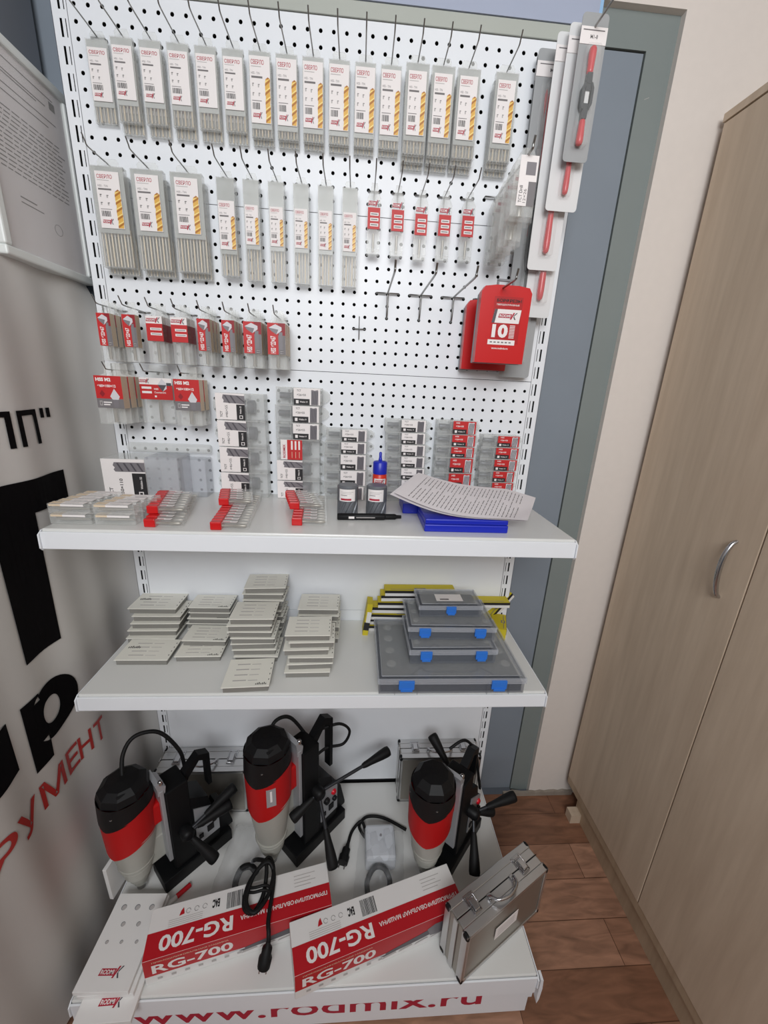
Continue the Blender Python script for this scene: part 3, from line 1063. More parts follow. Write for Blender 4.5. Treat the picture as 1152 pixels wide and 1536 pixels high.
def cs_pack(w_, lmode):
    t = thing('countersink_pack', 'pack', 'tool pack')
    h, d = 0.134, 0.022
    m = MB()
    m.prism([(-w_ / 2, -h), (w_ / 2, -h), (w_ / 2, -0.018), (w_ * .34, -0.006), (w_ * .30, 0.014), (-w_ * .30, 0.014), (-w_ * .34, -0.006), (-w_ / 2, -0.018)], d / 2 - .001, d / 2, 'clear_frost')
    tk = .001
    m.box(-w_ / 2, w_ / 2, -d / 2, -d / 2 + tk, -h, -0.018, 'clear')
    m.box(-w_ / 2, -w_ / 2 + tk, -d / 2, d / 2, -h, -0.018, 'clear')
    m.box(w_ / 2 - tk, w_ / 2, -d / 2, d / 2, -h, -0.018, 'clear')
    m.box(-w_ / 2, w_ / 2, -d / 2, d / 2, -h, -h + tk, 'clear_frost')
    m.box(-w_ / 2, w_ / 2, -d / 2, d / 2, -0.019, -0.018, 'clear')
    m.build('pack_shell', t)
    l = MB()
    y = -d / 2 - .0008
    if lmode == 'a':
        z1, z0 = -0.019, -0.097
        l.box(-w_ / 2, w_ / 2, y, d / 2 - .002, z0, z1, 'gold_tone')
        l.flat([(-w_ / 2, z0), (w_ * .10, z0), (w_ * .10, z0 + .03), (w_ * .10, z1), (-w_ / 2, z1)], y - .0003, 'pack_red')
        l.flat([(w_ * .10, z0), (w_ / 2, z0), (w_ / 2, z1), (w_ * .10, z1)], y - .0003, 'pack_grey')
        l.flat([(w_ * .10, z1 - .03), (w_ / 2, z1 - .03), (w_ / 2, z1), (w_ * .10, z1)], y - .0004, 'pack_red_dark')
        l.flat([(-w_ * .42, z1 - .012), (-w_ * .05, z1 - .003), (w_ * .30, z1 - .010), (w_ * .30, z1 - .018), (0, z1 - .028), (-w_ * .28, z1 - .020)], y - .0006, 'print_steel_light')
        l.flat([(-w_ * .42, z1 - .012), (w_ * .12, z1 - .016), (0, z1 - .028), (-w_ * .28, z1 - .020)], y - .0008, 'print_steel')
        l.rect(w_ * .14, w_ * .34, z0 + .012, z1 - .022, y - .0005, 'print_steel')
        l.text('HSS ⌀22×67', -w_ * .34, -w_ * .04, z0 + .003, z0 + .046, y - .0006, 'label_white', .03, rot=True)
        l.tube([(w_ * .2, y - .0006, z0 + .003), (w_ * .38, y - .0006, z0 + .003), (w_ * .38, y - .0006, z0 + .008), (w_ * .2, y - .0006, z0 + .008)], .0004, 'label_white', 4)
    else:
        z1, z0 = -0.019, -0.079
        l.box(-w_ / 2, w_ / 2, y, d / 2 + .006, z0, z1 - .018, 'pack_red_dark')
        l.box(-w_ / 2, w_ / 2, y, d / 2 + .006, z1 - .018, z1, 'label_white')
        l.rect(-w_ / 2, w_ / 2, z0, z1 - .018, y - .0003, 'pack_red')
        logo(l, -w_ * .48, w_ * .4, z1 - .016, z1 - .003, y - .0003)
        l.rect(-w_ * .26, w_ * .44, z1 - .034, z1 - .028, y - .0006, 'label_white').rect(-w_ * .26, w_ * .44, z1 - .046, z1 - .040, y - .0006, 'label_white')
        l.rect(-w_ * .2, w_ * .38, z1 - .0318, z1 - .0302, y - .0008, 'ink_grey').rect(-w_ * .2, w_ * .38, z1 - .0438, z1 - .0422, y - .0008, 'ink_grey')
    l.build('label', t, 'red printed label')
    b = MB()
    b.lathe([(0.004, -h + .004), (0.004, -0.05), (0.009, -0.045), (0.009, -0.035), (0.001, -0.022)], 'drill_steel', 12)
    b.build('countersink', t)
    return Proto(t)


K_a, K_w, K_b = cs_pack(0.033, 'a'), cs_pack(0.047, 'a'), cs_pack(0.041, 'b')
row3 = [(-18.5, K_a, 3), (-16.5, K_a, 1), (-14.5, K_b, 2), (-12.5, K_b, 2), (-10.5, K_a, 3), (-8.5, K_a, 3), (-6.5, K_w, 3), (-4.5, K_w, 3)]
for i, (c, K, nn) in enumerate(row3):
    H_thin.at((c * P, -0.001, 0.160), '%s slim peg hook from the left in the third row of red packs' % ORD[i], group='hooks of the third row')
    for k in range(nn):
        pos = ('front', 'second', 'rear')[k] if nn == 3 else (('front', 'rear')[k] if nn == 2 else 'only')
        K.at((c * P, -0.082 + 0.027 * k, 0.160), 'clear red-labelled countersink pack, %s on the %s hook of third row' % (pos, ORD[i]), group='countersink packs of the third row')


def big_pack(w_, mode):
    t = thing('countersink_pack', 'pack', 'tool pack')
    h, d = 0.142, 0.030
    m = MB()
    tk = .001
    m.prism([(-w_ / 2, -h), (w_ / 2, -h), (w_ / 2, -0.016), (w_ * .30, -0.012), (w_ * .28, 0.016), (-w_ * .30, 0.016), (-w_ * .34, -0.012), (-w_ / 2, -0.016)], d / 2 - .001, d / 2, 'clear_frost')
    m.box(-w_ / 2, w_ / 2, -d / 2, -d / 2 + tk, -h, -0.018, 'clear')
    m.box(-w_ / 2, -w_ / 2 + tk, -d / 2, d / 2, -h, -0.018, 'clear')
    m.box(w_ / 2 - tk, w_ / 2, -d / 2, d / 2, -h, -0.018, 'clear')
    m.box(-w_ / 2, w_ / 2, -d / 2, d / 2, -h, -h + tk, 'clear_frost')
    m.build('pack_shell', t)
    l = MB()
    y = -d / 2 - .0008
    z1, z0 = -0.018, -0.100
    if mode == 'm':
        l.box(-w_ / 2, w_ / 2, y, d / 2 - .003, z0, z1, 'gold_tone')
        l.rect(-w_ / 2, w_ / 2, z0 + .024, z1, y - .0003, 'pack_red')
        l.rect(-w_ / 2, w_ / 2, z0, z0 + .024, y - .0003, 'pack_grey')
        l.text('HSS M2', -w_ * .44, w_ * .12, z1 - .014, z1 - .005, y - .0006, 'label_white', .05)
        l.text('⌀60×100×12', -w_ * .40, w_ * .28, z1 - .029, z1 - .022, y - .0006, 'label_white', .03)
        l.flat([(w_ * .02, z0 + .030), (w_ * .10, z0 + .022), (w_ * .32, z0 + .022), (w_ * .38, z0 + .030), (w_ * .20, z0 + .050)], y - .0006, 'print_steel_light')
        l.rect(w_ * .12, w_ * .30, z0 + .001, z0 + .022, y - .0006, 'print_steel')
        l.flat([(-w_ * .36, z0 + .036), (-w_ * .26, z0 + .028), (-w_ * .16, z0 + .036), (-w_ * .26, z0 + .046)], y - .0005, 'pack_red_dark')
        l.rect(-w_ * .40, -w_ * .30, z0 + .006, z0 + .018, y - .0005, 'ink_light').rect(-w_ * .38, -w_ * .32, z0 + .008, z0 + .016, y - .0006, 'pack_grey')
        l.rect(-w_ * .26, w_ * .05, z0 + .013, z0 + .016, y - .0005, 'label_white').rect(-w_ * .26, -w_ * .02, z0 + .007, z0 + .010, y - .0005, 'label_white')
    else:
        z0 = -0.076
        l.box(-w_ / 2, w_ / 2, y, y + .0006, z0, z1 - .018, 'pack_red')
        l.box(-w_ / 2, w_ / 2, y, y + .0006, z1 - .018, z1, 'label_white')
        logo(l, -w_ * .5, -w_ * .18, z1 - .015, z1 - .003, y - .0003)
        l.flat([(w_ * .06, z1 - .018), (w_ * .2, z1 - .001), (w_ * .33, z1 - .014), (w_ * .33, z1 - .028), (w_ * .2, z1 - .036)], y - .0005, 'print_steel_light')
        l.flat([(w_ * .06, z1 - .018), (w_ * .33, z1 - .018), (w_ * .2, z1 - .036)], y - .0006, 'print_steel_dark')
        l.rect(w_ * .33, w_ * .48, z1 - .02, z1 - .012, y - .0005, 'print_steel_dark')
        l.rect(-w_ * .44, -w_ * .14, z1 - .030, z1 - .024, y - .0005, 'label_white').rect(-w_ * .44, -w_ * .14, z1 - .042, z1 - .036, y - .0005, 'label_white')
        l.text('HSS', -w_ * .06, w_ * .07, z1 - .032, z1 - .027, y - .0005, 'label_white', .02)
        l.text('Countersink', -w_ * .06, w_ * .3, z1 - .041, z1 - .036, y - .0005, 'label_white', .01)
        l.rect(-w_ * .06, 0, z1 - .052, z1 - .047, y - .0005, 'label_white')
    l.build('label', t, 'printed label')
    b = MB()
    b.lathe([(0.005, -h + .004), (0.005, -0.07), (0.010, -0.06), (0.010, -0.05), (0.002, -0.026)], 'drill_steel', 16)
    b.build('countersink', t)
    return Proto(t)


Q_m, Q_c = big_pack(0.068, 'm'), big_pack(0.088, 'c')
for i, (c, Q, nn, x) in enumerate(((-18.5, Q_m, 3, -18.5), (-15.5, Q_c, 1, -15.5), (-12.5, Q_m, 2, -12.4))):
    H_thin.at((c * P, -0.001, 0.004), '%s of three slim peg hooks in the fourth row' % ORD[i], group='hooks of the fourth row')
    for k in range(nn):
        Q.at((x * P, (-0.100, -0.040, -0.075)[i] + 0.036 * k, 0.006), 'wide clear countersink pack, %s on the %s hook of lowest hanging row' % (('foremost', 'middle', 'rearmost')[k], ORD[i]), group='countersink packs of the fourth row')

# ------------------------------------------------------------------ stacked cutter boxes on the top shelf


def tct_box(w_, h, mode, left_tab=False):
    """origin bottom centre, front towards -y, depth 50 mm"""
    t = thing('cutter_box', 'box', 'cutter box')
    d = 0.046
    m = MB()
    tk = .0012
    g = .0006
    m.box(-w_ / 2, w_ / 2, 0, tk, 0, h - g, 'clear')
    m.box(-w_ / 2, w_ / 2, d - tk, d, 0, h - g, 'clear_frost')
    m.box(-w_ / 2, w_ / 2, tk, d - tk, h - g - tk, h - g, 'clear')
    ex = w_ * .16 if not left_tab else -w_ * .14
    m.box(-ex - .001, -ex + .001, -.0008, d, .001, h - g - .001, 'clear_frost')
    m.box(-w_ / 2, w_ / 2, -.0006, .0004, h - g - .0025, h - g, 'clear_frost')
    m.box(-w_ / 2, w_ / 2, tk, d - tk, 0, tk, 'clear_frost')
    m.box(-w_ / 2, -w_ / 2 + tk, tk, d - tk, tk, h - g - tk, 'clear_frost')
    m.box(w_ / 2 - tk, w_ / 2, tk, d - tk, tk, h - g - tk, 'clear_frost')
    sg = -1 if left_tab else 1
    x0 = sg * w_ / 2
    a = h * .42
    m.prism([(x0, h / 2 - a), (x0 + sg * .012, h / 2 - a * .8), (x0 + sg * .022, h / 2 - a * .3), (x0 + sg * .022, h / 2 + a * .3), (x0 + sg * .012, h / 2 + a * .8), (x0, h / 2 + a)], d - .004, d - .002, 'clear_frost')
    m.build('box_shell', t)
    l = MB()
    y = -.0012
    if mode in ('tct_side', 'red_side'):
        lx0, lx1 = (-w_ / 2, -w_ / 2 + w_ * .60) if mode == 'tct_side' else (-w_ / 2 + w_ * .10, -w_ / 2 + w_ * .60)
        l.box(lx0, lx1, y, y + .0006, .001, h - .002, 'label_white')
        lw = lx1 - lx0
        if mode == 'tct_side':
            l.flat([(lx0 + lw * .27, h * .93), (lx0 + lw * .24, h * .8), (lx0 + lw * .29, h * .72), (lx0 + lw * .27, h * .64), (lx1, h * .60), (lx1, h * .90)], y - .0002, 'print_steel')
            for k in range(3):
                l.flat([(lx0 + lw * (.3 + .2 * k), h * .90), (lx0 + lw * (.36 + .2 * k), h * .90), (lx0 + lw * (.52 + .2 * k - .0), h * .62), (lx0 + lw * (.46 + .2 * k), h * .62)] if k < 2 else [(lx0 + lw * .7, h * .9), (lx0 + lw * .76, h * .9), (lx1, h * .7), (lx1, h * .64)], y - .0004, 'print_steel_dark')
            l.rect(lx0 + lw * .71, lx1, .001, h * .58, y - .0003, 'ink_black')
            l.text('TCT', lx0 + lw * .14, lx0 + lw * .22, h * .10, h * .32, y - .0003, 'ink_black', .02, rot=True)
            l.text('⌀46×55', lx0 + lw * .32, lx0 + lw * .41, h * .10, h * .54, y - .0003, 'ink_grey', .01, rot=True)
            l.text('Weldon 32', lx0 + lw * .82, lx0 + lw * .88, h * .24, h * .52, y - .0005, 'label_white', .02, rot=True)
            l.rect(lx0 + lw * .80, lx0 + lw * .92, h * .06, h * .18, y - .0005, 'label_white').rect(lx0 + lw * .82, lx0 + lw * .90, h * .08, h * .16, y - .0007, 'ink_black')
        else:
            l.rect(lx0 + lw * .3, lx1, .001, h - .002, y - .0003, 'pack_red')
            l.text('RODMIX', lx0 + lw * .10, lx0 + lw * .22, h * .1, h * .75, y - .0004, 'ink_red', .03, rot=True)
            for k in range(3):
                l.rect(lx0 + lw * (.48 + .17 * k), lx0 + lw * (.56 + .17 * k), h * .5, h * .92, y - .0005, 'label_white')
                l.rect(lx0 + lw * (.51 + .17 * k), lx0 + lw * (.53 + .17 * k), h * .1, h * .4, y - .0005, 'gold_tone')
    else:
        lx1 = w_ / 2 - .004
        lx0 = lx1 - w_ * .58
        lw = lx1 - lx0
        base = 'label_white' if mode == 'tct' else 'pack_red'
        l.box(lx0, lx1, y, y + .0006, .0015, h - .0025, base)
        l.rect(lx0, lx0 + lw * .60, .0015, h * .36, y - .0003, 'ink_black')
        tc = 'ink_grey' if mode == 'tct' else 'label_white'
        l.text('TCT' if mode == 'tct' else 'HSS', lx0 + lw * .12, lx0 + lw * .28, h * .76, h * .87, y - .0003, tc, .02)
        l.text('⌀26×55', lx0 + lw * .12, lx0 + lw * .46, h * .52, h * .64, y - .0003, tc, .02)
        l.rect(lx0 + lw * .08, lx0 + lw * .18, h * .10, h * .28, y - .0005, 'label_white')
        l.text('Weldon 19', lx0 + lw * .23, lx0 + lw * .52, h * .15, h * .24, y - .0005, 'label_white', .02)
        px0, px1 = lx0 + lw * .66, lx0 + lw * .93
        l.flat([(px0, .002), (px1, .002), (px1, h * .84), (px1 - .002, h * .88), ((px0 + px1) / 2, h * .84), (px0 + .002, h * .88), (px0, h * .84)], y - .0003, 'print_steel' if mode == 'tct' else 'print_steel_light')
        for k in range(4):
            xx = px0 + (px1 - px0) * (k * .22)
            l.flat([(xx, .002), (xx + .0022, .002), (min(xx + .006, px1), h * .8), (min(xx + .0035, px1), h * .8)], y - .0005, 'print_steel_dark')
    l.build('label', t, 'printed label')
    b = MB()
    b.T = Matrix.Translation((-w_ * .06, d / 2, h / 2)) @ Matrix.Rotation(PI / 2, 4, 'Y')
    rr = min(h * .36, .019)
    b.lathe([(rr * .5, -w_ * .38), (rr * .5, -w_ * .1), (rr, -w_ * .09), (rr, w_ * .33), (rr * .8, w_ * .33)], 'cutter_dark', 14)
    b.build('annular_cutter', t)
    return Proto(t)


YS = -0.052
ST = [
    ('leftmost', 'tct_side', True, [(-.257, .137, -.350, .077), (-.256, .137, -.273, .077), (-.257, .137, -.196, .077), (-.258, .136, -.119, .076)]),
    ('second', 'mix', False, [(-.095, .128, -.350, .057), (-.095, .127, -.293, .063), (-.095, .127, -.230, .062), (-.094, .13, -.168, .049), (-.094, .13, -.119, .05), (-.09, .13, -.069, .050)]),
    ('third', 'tct', False, [(.046, .125, -.350, .045), (.047, .128, -.305, .05), (.047, .128, -.255, .049), (.048, .128, -.206, .037), (.05, .125, -.169, .038)]),
    ('fourth', 'tct', False, [(.236, .122, -.350, .035), (.236, .122, -.315, .036), (.233, .122, -.279, .037), (.231, .122, -.242, .036), (.23, .122, -.206, .036), (.228, .122, -.170, .036), (.226, .122, -.134, .038)]),
    ('fifth', 'red', False, [(.383, .122, -.350, .050), (.383, .122, -.300, .047), (.383, .122, -.253, .048), (.383, .122, -.205, .034), (.383, .122, -.171, .037), (.382, .12, -.134, .041)]),
    ('rightmost', 'red', False, [(.524, .116, -.350, .036), (.524, .116, -.314, .036), (.523, .116, -.278, .036), (.523, .116, -.242, .037), (.523, .116, -.205, .037), (.524, .116, -.168, .036)])]
HT = ['bottom', 'second up', 'third up', 'fourth up', 'fifth up', 'sixth up', 'top']
_pc = {}
for nm, mode, lt, rows in ST:
    for k, (x, w_, z, h) in enumerate(rows):
        md = mode
        if mode == 'mix':
            md = ['tct_side', 'tct_side', 'red_side', 'tct', 'tct', 'tct'][k]
        key = (md, round(w_, 2), round(h, 3), lt)
        if key not in _pc:
            _pc[key] = tct_box(w_, h, md, lt)
        pos = HT[k] if k < len(rows) - 1 else 'top'
        _pc[key].at((x, YS, z + .0005), 'clear %s cutter box, %s in the %s stack on top shelf' % ('red label' if 'red' in md else 'white label', pos, nm), group='stacked cutter boxes')

# large TCT box at the left end with its clear half, tube on top
t = thing('large_cutter_box', 'large clear cutter box with white TCT label at the left end', 'cutter box', (-0.636, -0.105, ZT), rz=0.03)
MB().box(0.0, 0.205, 0, 0.095, 0.0, 0.118, 'clear_frost', .003).build('box_shell', t)
MB().box(0.118, 0.208, -.004, 0.097, 0.0, 0.124, 'clear_thick', .004).build('sliding_cover', t)
l = MB().box(0.001, 0.117, -.002, -.0008, .001, 0.116, 'label_white')
l.flat([(.036, .107), (.032, .098), (.037, .092), (.033, .086), (.037, .080), (.117, .080), (.117, .107)], -.0025, 'print_steel')
for k in range(4):
    l.flat([(.042 + .018 * k, .105), (.047 + .018 * k, .105), (.059 + .018 * k, .082), (.054 + .018 * k, .082)], -.003, 'print_steel_dark')
l.rect(.080, .117, .001, .076, -.0025, 'ink_black')
l.text('TCT', .014, .024, .006, .034, -.0025, 'ink_black', .02, rot=True)
l.text('⌀50×110', .044, .053, .008, .060, -.0025, 'ink_black', .02, rot=True)
l.text('Weldon 32', .100, .106, .030, .066, -.003, 'label_white', .02, rot=True)
l.rect(.093, .106, .008, .022, -.003, 'label_white').rect(.0955, .1035, .0105, .0195, -.0032, 'ink_black')
l.build('label', t, 'white label with black block')
t = MB()
t.T = Matrix.Translation((-0.60, -0.018, -0.212)) @ Matrix.Rotation(PI / 2, 4, 'Y')
t.lathe([(0.013, 0.0), (0.0145, 0.002), (0.0145, 0.236), (0.012, 0.239)], 'clear_frost', 16)
tag(t.build('plastic_tube'), 'long clear plastic tube lying behind the large cutter box', 'tube')
m = MB().box(-0.44, -0.365, -0.068, -0.008, ZT, -0.236, 'clear_thick', .003)
tag(m.build('clear_box'), 'empty clear plastic box right of the large cutter box', 'box')
# box under the tube so it is carried
m = MB().box(-0.60, -0.42, -0.006, -0.002, ZT, -0.226, 'clear')

# bit cases at the front left of the top shelf


def slim_case():
    t = thing('slim_bit_case', 'case', 'bit case')
    w_, d, h = 0.094, 0.0235, 0.0245
    MB().box(0, w_, 0, d, 0, h, 'clear_frost', .0015).build('case_shell', t)
    l = MB().box(0.004, w_ * .32, -.0006, .0, h - .006, h - .001, 'gold_tone').box(w_ * .32, w_ * .86, -.0006, 0, h - .006, h - .001, 'label_white')
    l.box(0.004, w_ * .32, .002, d - .004, h, h + .0004, 'gold_tone').box(w_ * .32, w_ * .86, .002, d - .004, h, h + .0004, 'label_white')
    l.box(w_ * .4, w_ * .72, .006, .009, h + .0004, h + .0006, 'ink_light')
    l.build('label', t, 'beige and white strip label')
    b = MB()
    b.T = Matrix.Translation((0, d / 2, h * .42)) @ Matrix.Rotation(PI / 2, 4, 'Y')
    b.lathe([(.004, .008), (.004, .04), (.002, .085)], 'drill_steel', 8)
    b.build('bit', t)
    return Proto(t)


SC = slim_case()
for k in range(5):
    for l_ in range(2):
        SC.at((-0.634 + .004 * k, -0.330 + .0245 * k, ZT + .0003 + .0255 * l_), 'slim clear bit case, %s layer, %s from the front in the left block' % (('lower', 'upper')[l_], ORD[k]), group='slim bit cases of the left block')
for k in range(4):
    for l_ in range(2):
        SC.at((-0.535 + .006 * k, -0.328 + .0245 * k, ZT + .0003 + .0252 * l_), 'slim clear bit case, %s layer, %s from the front in the right block' % (('lower', 'upper')[l_], ORD[k]), group='slim bit cases of the right block') if l_ == 0 or k < 4 else None

# red-ended end mill boxes in three fans


def mill_box():
    t = thing('end_mill_box', 'box', 'tool box')
    MB().box(0, 0.026, 0, 0.0185, 0, 0.020, 'plastic_red', .002).build('red_cap', t, 'red plastic end cap')
    MB().box(0.0255, 0.088, 0.001, 0.0175, 0.001, 0.019, 'clear', .0015).build('clear_body', t)
    b = MB()
    b.T = Matrix.Translation((0, .009, .009)) @ Matrix.Rotation(PI / 2, 4, 'Y')
    b.lathe([(.003, .026), (.003, .055), (.0042, .056), (.0042, .080), (.002, .083)], 'drill_steel', 10)
    b.build('end_mill', t)
    l = MB().box(.028, .062, .003, .015, .0192, .0195, 'label_white').box(.028, .046, .0035, .007, .0195, .0197, 'ink_red').box(.048, .06, .009, .011, .0195, .0197, 'ink_grey')
    l.build('label', t)
    return Proto(t)


ME = mill_box()
fans = [('left', -0.418, -0.340, -0.472, -0.095, 11, -.04), ('middle', -0.262, -0.350, -0.292, -0.085, 13, .05), ('right', -0.078, -0.305, -0.098, -0.07, 11, .0)]
for nm, xa, ya, xb, yb, nn, rz in fans:
    for k in range(nn):
        f = k / (nn - 1)
        ME.at((xa + (xb - xa) * f, ya + (yb - ya) * f, ZT + .0004), 'red-capped end mill box, %s from the front in the %s row on top shelf' % (ORD[k], nm), rz=rz * 0.3, group='red-capped end mill boxes')
for nm, xa, ya, nn, st in (('left', -0.428, -0.300, 7, .0225), ('middle', -0.284, -0.215, 5, .0225), ('right', -0.094, -0.235, 6, .0225)):
    for k in range(nn):
        ME.at((xa - .006 * k, ya + st * k, ZT + .0208), 'red-capped end mill box on top of the %s row, %s from front' % (nm, ORD[k]), rz=.04, group='red-capped end mill boxes')

# annular cutters standing


def core_cutter():
    t = thing('annular_cutter', 'cutter', 'cutter')
    m = MB()
    n = 60
    r = .0285
    vs, fs = [], []
    hh = [0, .004, .02, .04, .044, .082, .086]
    for i, z in enumerate(hh):
        for k in range(n):
            a = 2 * PI * k / n + (z * 16 if z < .044 else .7)
            g = .0026 if (k % 6 in (0, 1) and z < .043) else 0
            rr = (r if i < 6 else r - .003) - g
            vs.append((rr * math.cos(a), rr * math.sin(a), z))
    for i in range(len(hh) - 1):
        for k in range(n):
            fs.append((i * n + k, i * n + (k + 1) % n, (i + 1) * n + (k + 1) % n, (i + 1) * n + k))
    m.add(vs, fs, 'cutter_dark')
    m.add(vs[-n:], [tuple(range(n))], 'cutter_dark')
    m.build('body', t)
    l = MB()
    vs, fs = [], []
    for i in range(9):
        a = -PI / 2 - .05 + (i - 4) * .2
        for z in (.045, .078):
            vs.append(((r + .0005) * math.cos(a), (r + .0005) * math.sin(a), z))
    l.add(vs, [(2 * i, 2 * i + 2, 2 * i + 3, 2 * i + 1) for i in range(8)], 'label_white')
    for z0, z1, mt, i0, i1 in ((.070, .071, 'ink_light', 1, 7), (.066, .067, 'ink_light', 1, 6), (.061, .0625, 'ink_grey', 1, 4), (.048, .053, 'ink_red', 1, 6)):
        vs = []
        for i in range(i0, i1 + 1):
            a = -PI / 2 - .05 + (i - 4) * .2
            for z in (z0, z1):
                vs.append(((r + .0009) * math.cos(a), (r + .0009) * math.sin(a), z))
        l.add(vs, [(2 * i, 2 * i + 2, 2 * i + 3, 2 * i + 1) for i in range(i1 - i0)], mt)
    l.build('label', t, 'white label wrapped around')
    return Proto(t)


CC = core_cutter()
CC.at((0.059, -0.200, ZT), 'dark steel annular cutter standing on the shelf, left of the pair', group='standing annular cutters')
CC.at((0.138, -0.196, ZT), 'dark steel annular cutter standing on the shelf, right of the pair', rz=-.1, group='standing annular cutters')
t = thing('marker_pen', 'black marker pen lying in front of the two annular cutters', 'marker', (0.033, -0.250, ZT + .0095), rz=.06)
b = MB()
b.T = Matrix.Rotation(PI / 2, 4, 'Y')
b.lathe([(.007, 0), (.0092, .002), (.0092, .125), (.0085, .127), (.0078, .128)], 'black_plastic', 14)
b.build('barrel', t)
b = MB()
b.T = Matrix.Rotation(PI / 2, 4, 'Y')
b.lathe([(.0078, .1285), (.0078, .155), (.005, .160), (.0045, .172)], 'black_rubber', 14)
b.build('cap', t)
MB().box(.03, .045, -.0095, -.0088, -.003, .003, 'label_white').box(.05, .10, -.0096, -.009, -.001, .001, 'ink_light').build('print', t)
t = thing('glue_bottle', 'red glue bottle with blue nozzle cap behind the annular cutters', 'bottle', (0.149, -0.120, ZT))
MB().lathe([(.018, 0), (.0205, .003), (.0205, .098), (.018, .102)], 'glue_red', 20).build('bottle_body', t)
MB().lathe([(.0205, .1025), (.0205, .135), (.018, .138), (.006, .1385), (.004, .150), (.0042, .162), (.002, .165)], 'blue_plastic', 20).build('cap', t, 'blue nozzle cap')
l = MB()
vs = []
for i in range(9):
    a = -PI / 2 + (i - 4) * .22
    for z in (.076, .090):
        vs.append((.0209 * math.cos(a), .0209 * math.sin(a), z))
l.add(vs, [(2 * i, 2 * i + 2, 2 * i + 3, 2 * i + 1) for i in range(8)], 'label_white')
logo(l, -.014, .014, .077, .089, -.0213)
l.build('label', t)

# blue box and papers
t = thing('blue_case', 'flat blue plastic case under the printed papers', 'case', (0.255, -0.328, ZT))
MB().box(0, 0.215, 0, 0.13, 0, 0.020, 'blue_plastic', .003).build('base', t)
MB().box(0.001, 0.214, 0.001, 0.129, 0.0205, 0.034, 'blue_plastic', .003).build('lid', t)
t = thing('blue_case', 'second blue plastic case behind, mostly hidden by the papers', 'case', (0.215, -0.180, ZT))
MB().box(0, 0.18, 0, 0.10, 0, 0.030, 'blue_plastic', .003).build('base', t)


def sheet(dz, off, label):
    nu, nv = 24, 10
    FL, BL, BR, FR = Vector((.178 + off, -.300, -.262)), Vector((.262 + off * .5, -.120, -.245)), Vector((.615, -.145, -.304)), Vector((.512 + off * .3, -.338 - off * .3, -.332))
    vs = []
    for j in range(nv + 1):
        v = j / nv
        for i in range(nu + 1):
            u = i / nu
            p = FL * (1 - u) * (1 - v) + FR * u * (1 - v) + BL * (1 - u) * v + BR * u * v
            sag = -0.016 * math.sin(PI * min(1, u * 1.35)) + .010 * math.sin(PI * u) * v
            vs.append((p.x, p.y, max(p.z + sag, -.3135) + dz))
    n = nu + 1
    fs = [(j * n + i, j * n + i + 1, (j + 1) * n + i + 1, (j + 1) * n + i) for j in range(nv) for i in range(nu)]
    m = MB()
    m.add(vs, fs, 'paper', True)
    m.add([(x, y, z - .0004) for x, y, z in vs], [f[::-1] for f in fs], 'paper', True)
    if dz > 0.002:
        for li in range(27):
            u0 = .085 + li * .031
            pts = []
            for q in range(8):
                v = .10 + .76 * q / 7 * (.8 + .2 * R.random())
                pts.append((u0, v))

            def pt(u, v):
                fi, fj = u * nu, v * nv
                i, j = min(int(fi), nu - 1), min(int(fj), nv - 1)
                a, b_ = fi - i, fj - j
                A, B, C_, D = [Vector(vs[q]) for q in (j * n + i, j * n + i + 1, (j + 1) * n + i + 1, (j + 1) * n + i)]
                return A * (1 - a) * (1 - b_) + B * a * (1 - b_) + C_ * a * b_ + D * (1 - a) * b_ + Vector((0, 0, .0006))
            v = .08
            while v < .90:
                v2 = min(v + R.uniform(.04, .12), .92)
                vv = [pt(u0, v), pt(u0 + .0055, v), pt(u0 + .0055, v2), pt(u0, v2)]
                m.add(vv, [(0, 1, 2, 3)], 'ink_grey')
                v = v2 + .02
                if .45 < v < .6 and li % 3:
                    v = .62
    o = m.build('printed_paper')
    return tag(o, label, 'paper', 'printed papers')


sheet(0.0, -.012, 'lower sheet of the printed papers on the blue case')
sheet(0.0035, 0.0, 'topmost printed sheet with lines of text lying on the blue case')

# ------------------------------------------------------------------ middle shelf: flat white cases


def flat_case(w_, d, key, h=.0195):
    t = thing('flat_insert_case', 'case', 'case')
    MB().box(-w_ / 2 + .004, w_ / 2 - .004, .003, d - .004, 0, h - .003, 'case_side', .001).build('tray', t)
    l = MB().box(-w_ / 2, w_ / 2, 0, d, h - .003, h - .0004, 'case_white', .0008)
    for k in range(4):
        y = d * (.2 + .19 * k)
        l.box(-w_ * .30, -w_ * .02, y, y + d * .035, h - .0004, h - .0001, 'ink_light')
        l.box(w_ * .02, w_ * .22, y, y + d * .02, h - .0004, h - .0001, 'ink_light')
        l.box(w_ * .455, w_ * .47, y, y + d * .05, h - .0004, h - .0001, 'ink_black')
    if key:
        sg = 1 if key == 'r' else -1
        for q in range(7):
            x = sg * w_ * (.20 + .035 * q) if sg > 0 else -w_ * (.42 - .035 * q)
            l.box(x, x + w_ * .018, d * (.06 if sg > 0 else .55), d * (.10 if sg > 0 else .62) + .002 * (q % 3), h - .0004, h, 'ink_black')
    l.build('lid', t)
    return Proto(t)


FA, FAr = flat_case(.150, .100, 'l'), flat_case(.134, .085, 'r')
FB, FC = flat_case(.126, .118, 'r'), flat_case(.130, .10, '')
HH = .0198


def pile(proto, x, y, n_, nm, z=ZM, jx=.004, jy=.003, rz=0.0, lean=(0, 0)):
    for k in range(n_):
        proto.at((x + R.uniform(-jx, jx) + lean[0] * k, y + R.uniform(-jy, jy) + lean[1] * k, z + .0004 + HH * k),
                 'flat white-lidded case, %s from bottom in the %s' % (ORD[k], nm), rz=rz + R.uniform(-.025, .025), group='flat white insert cases')


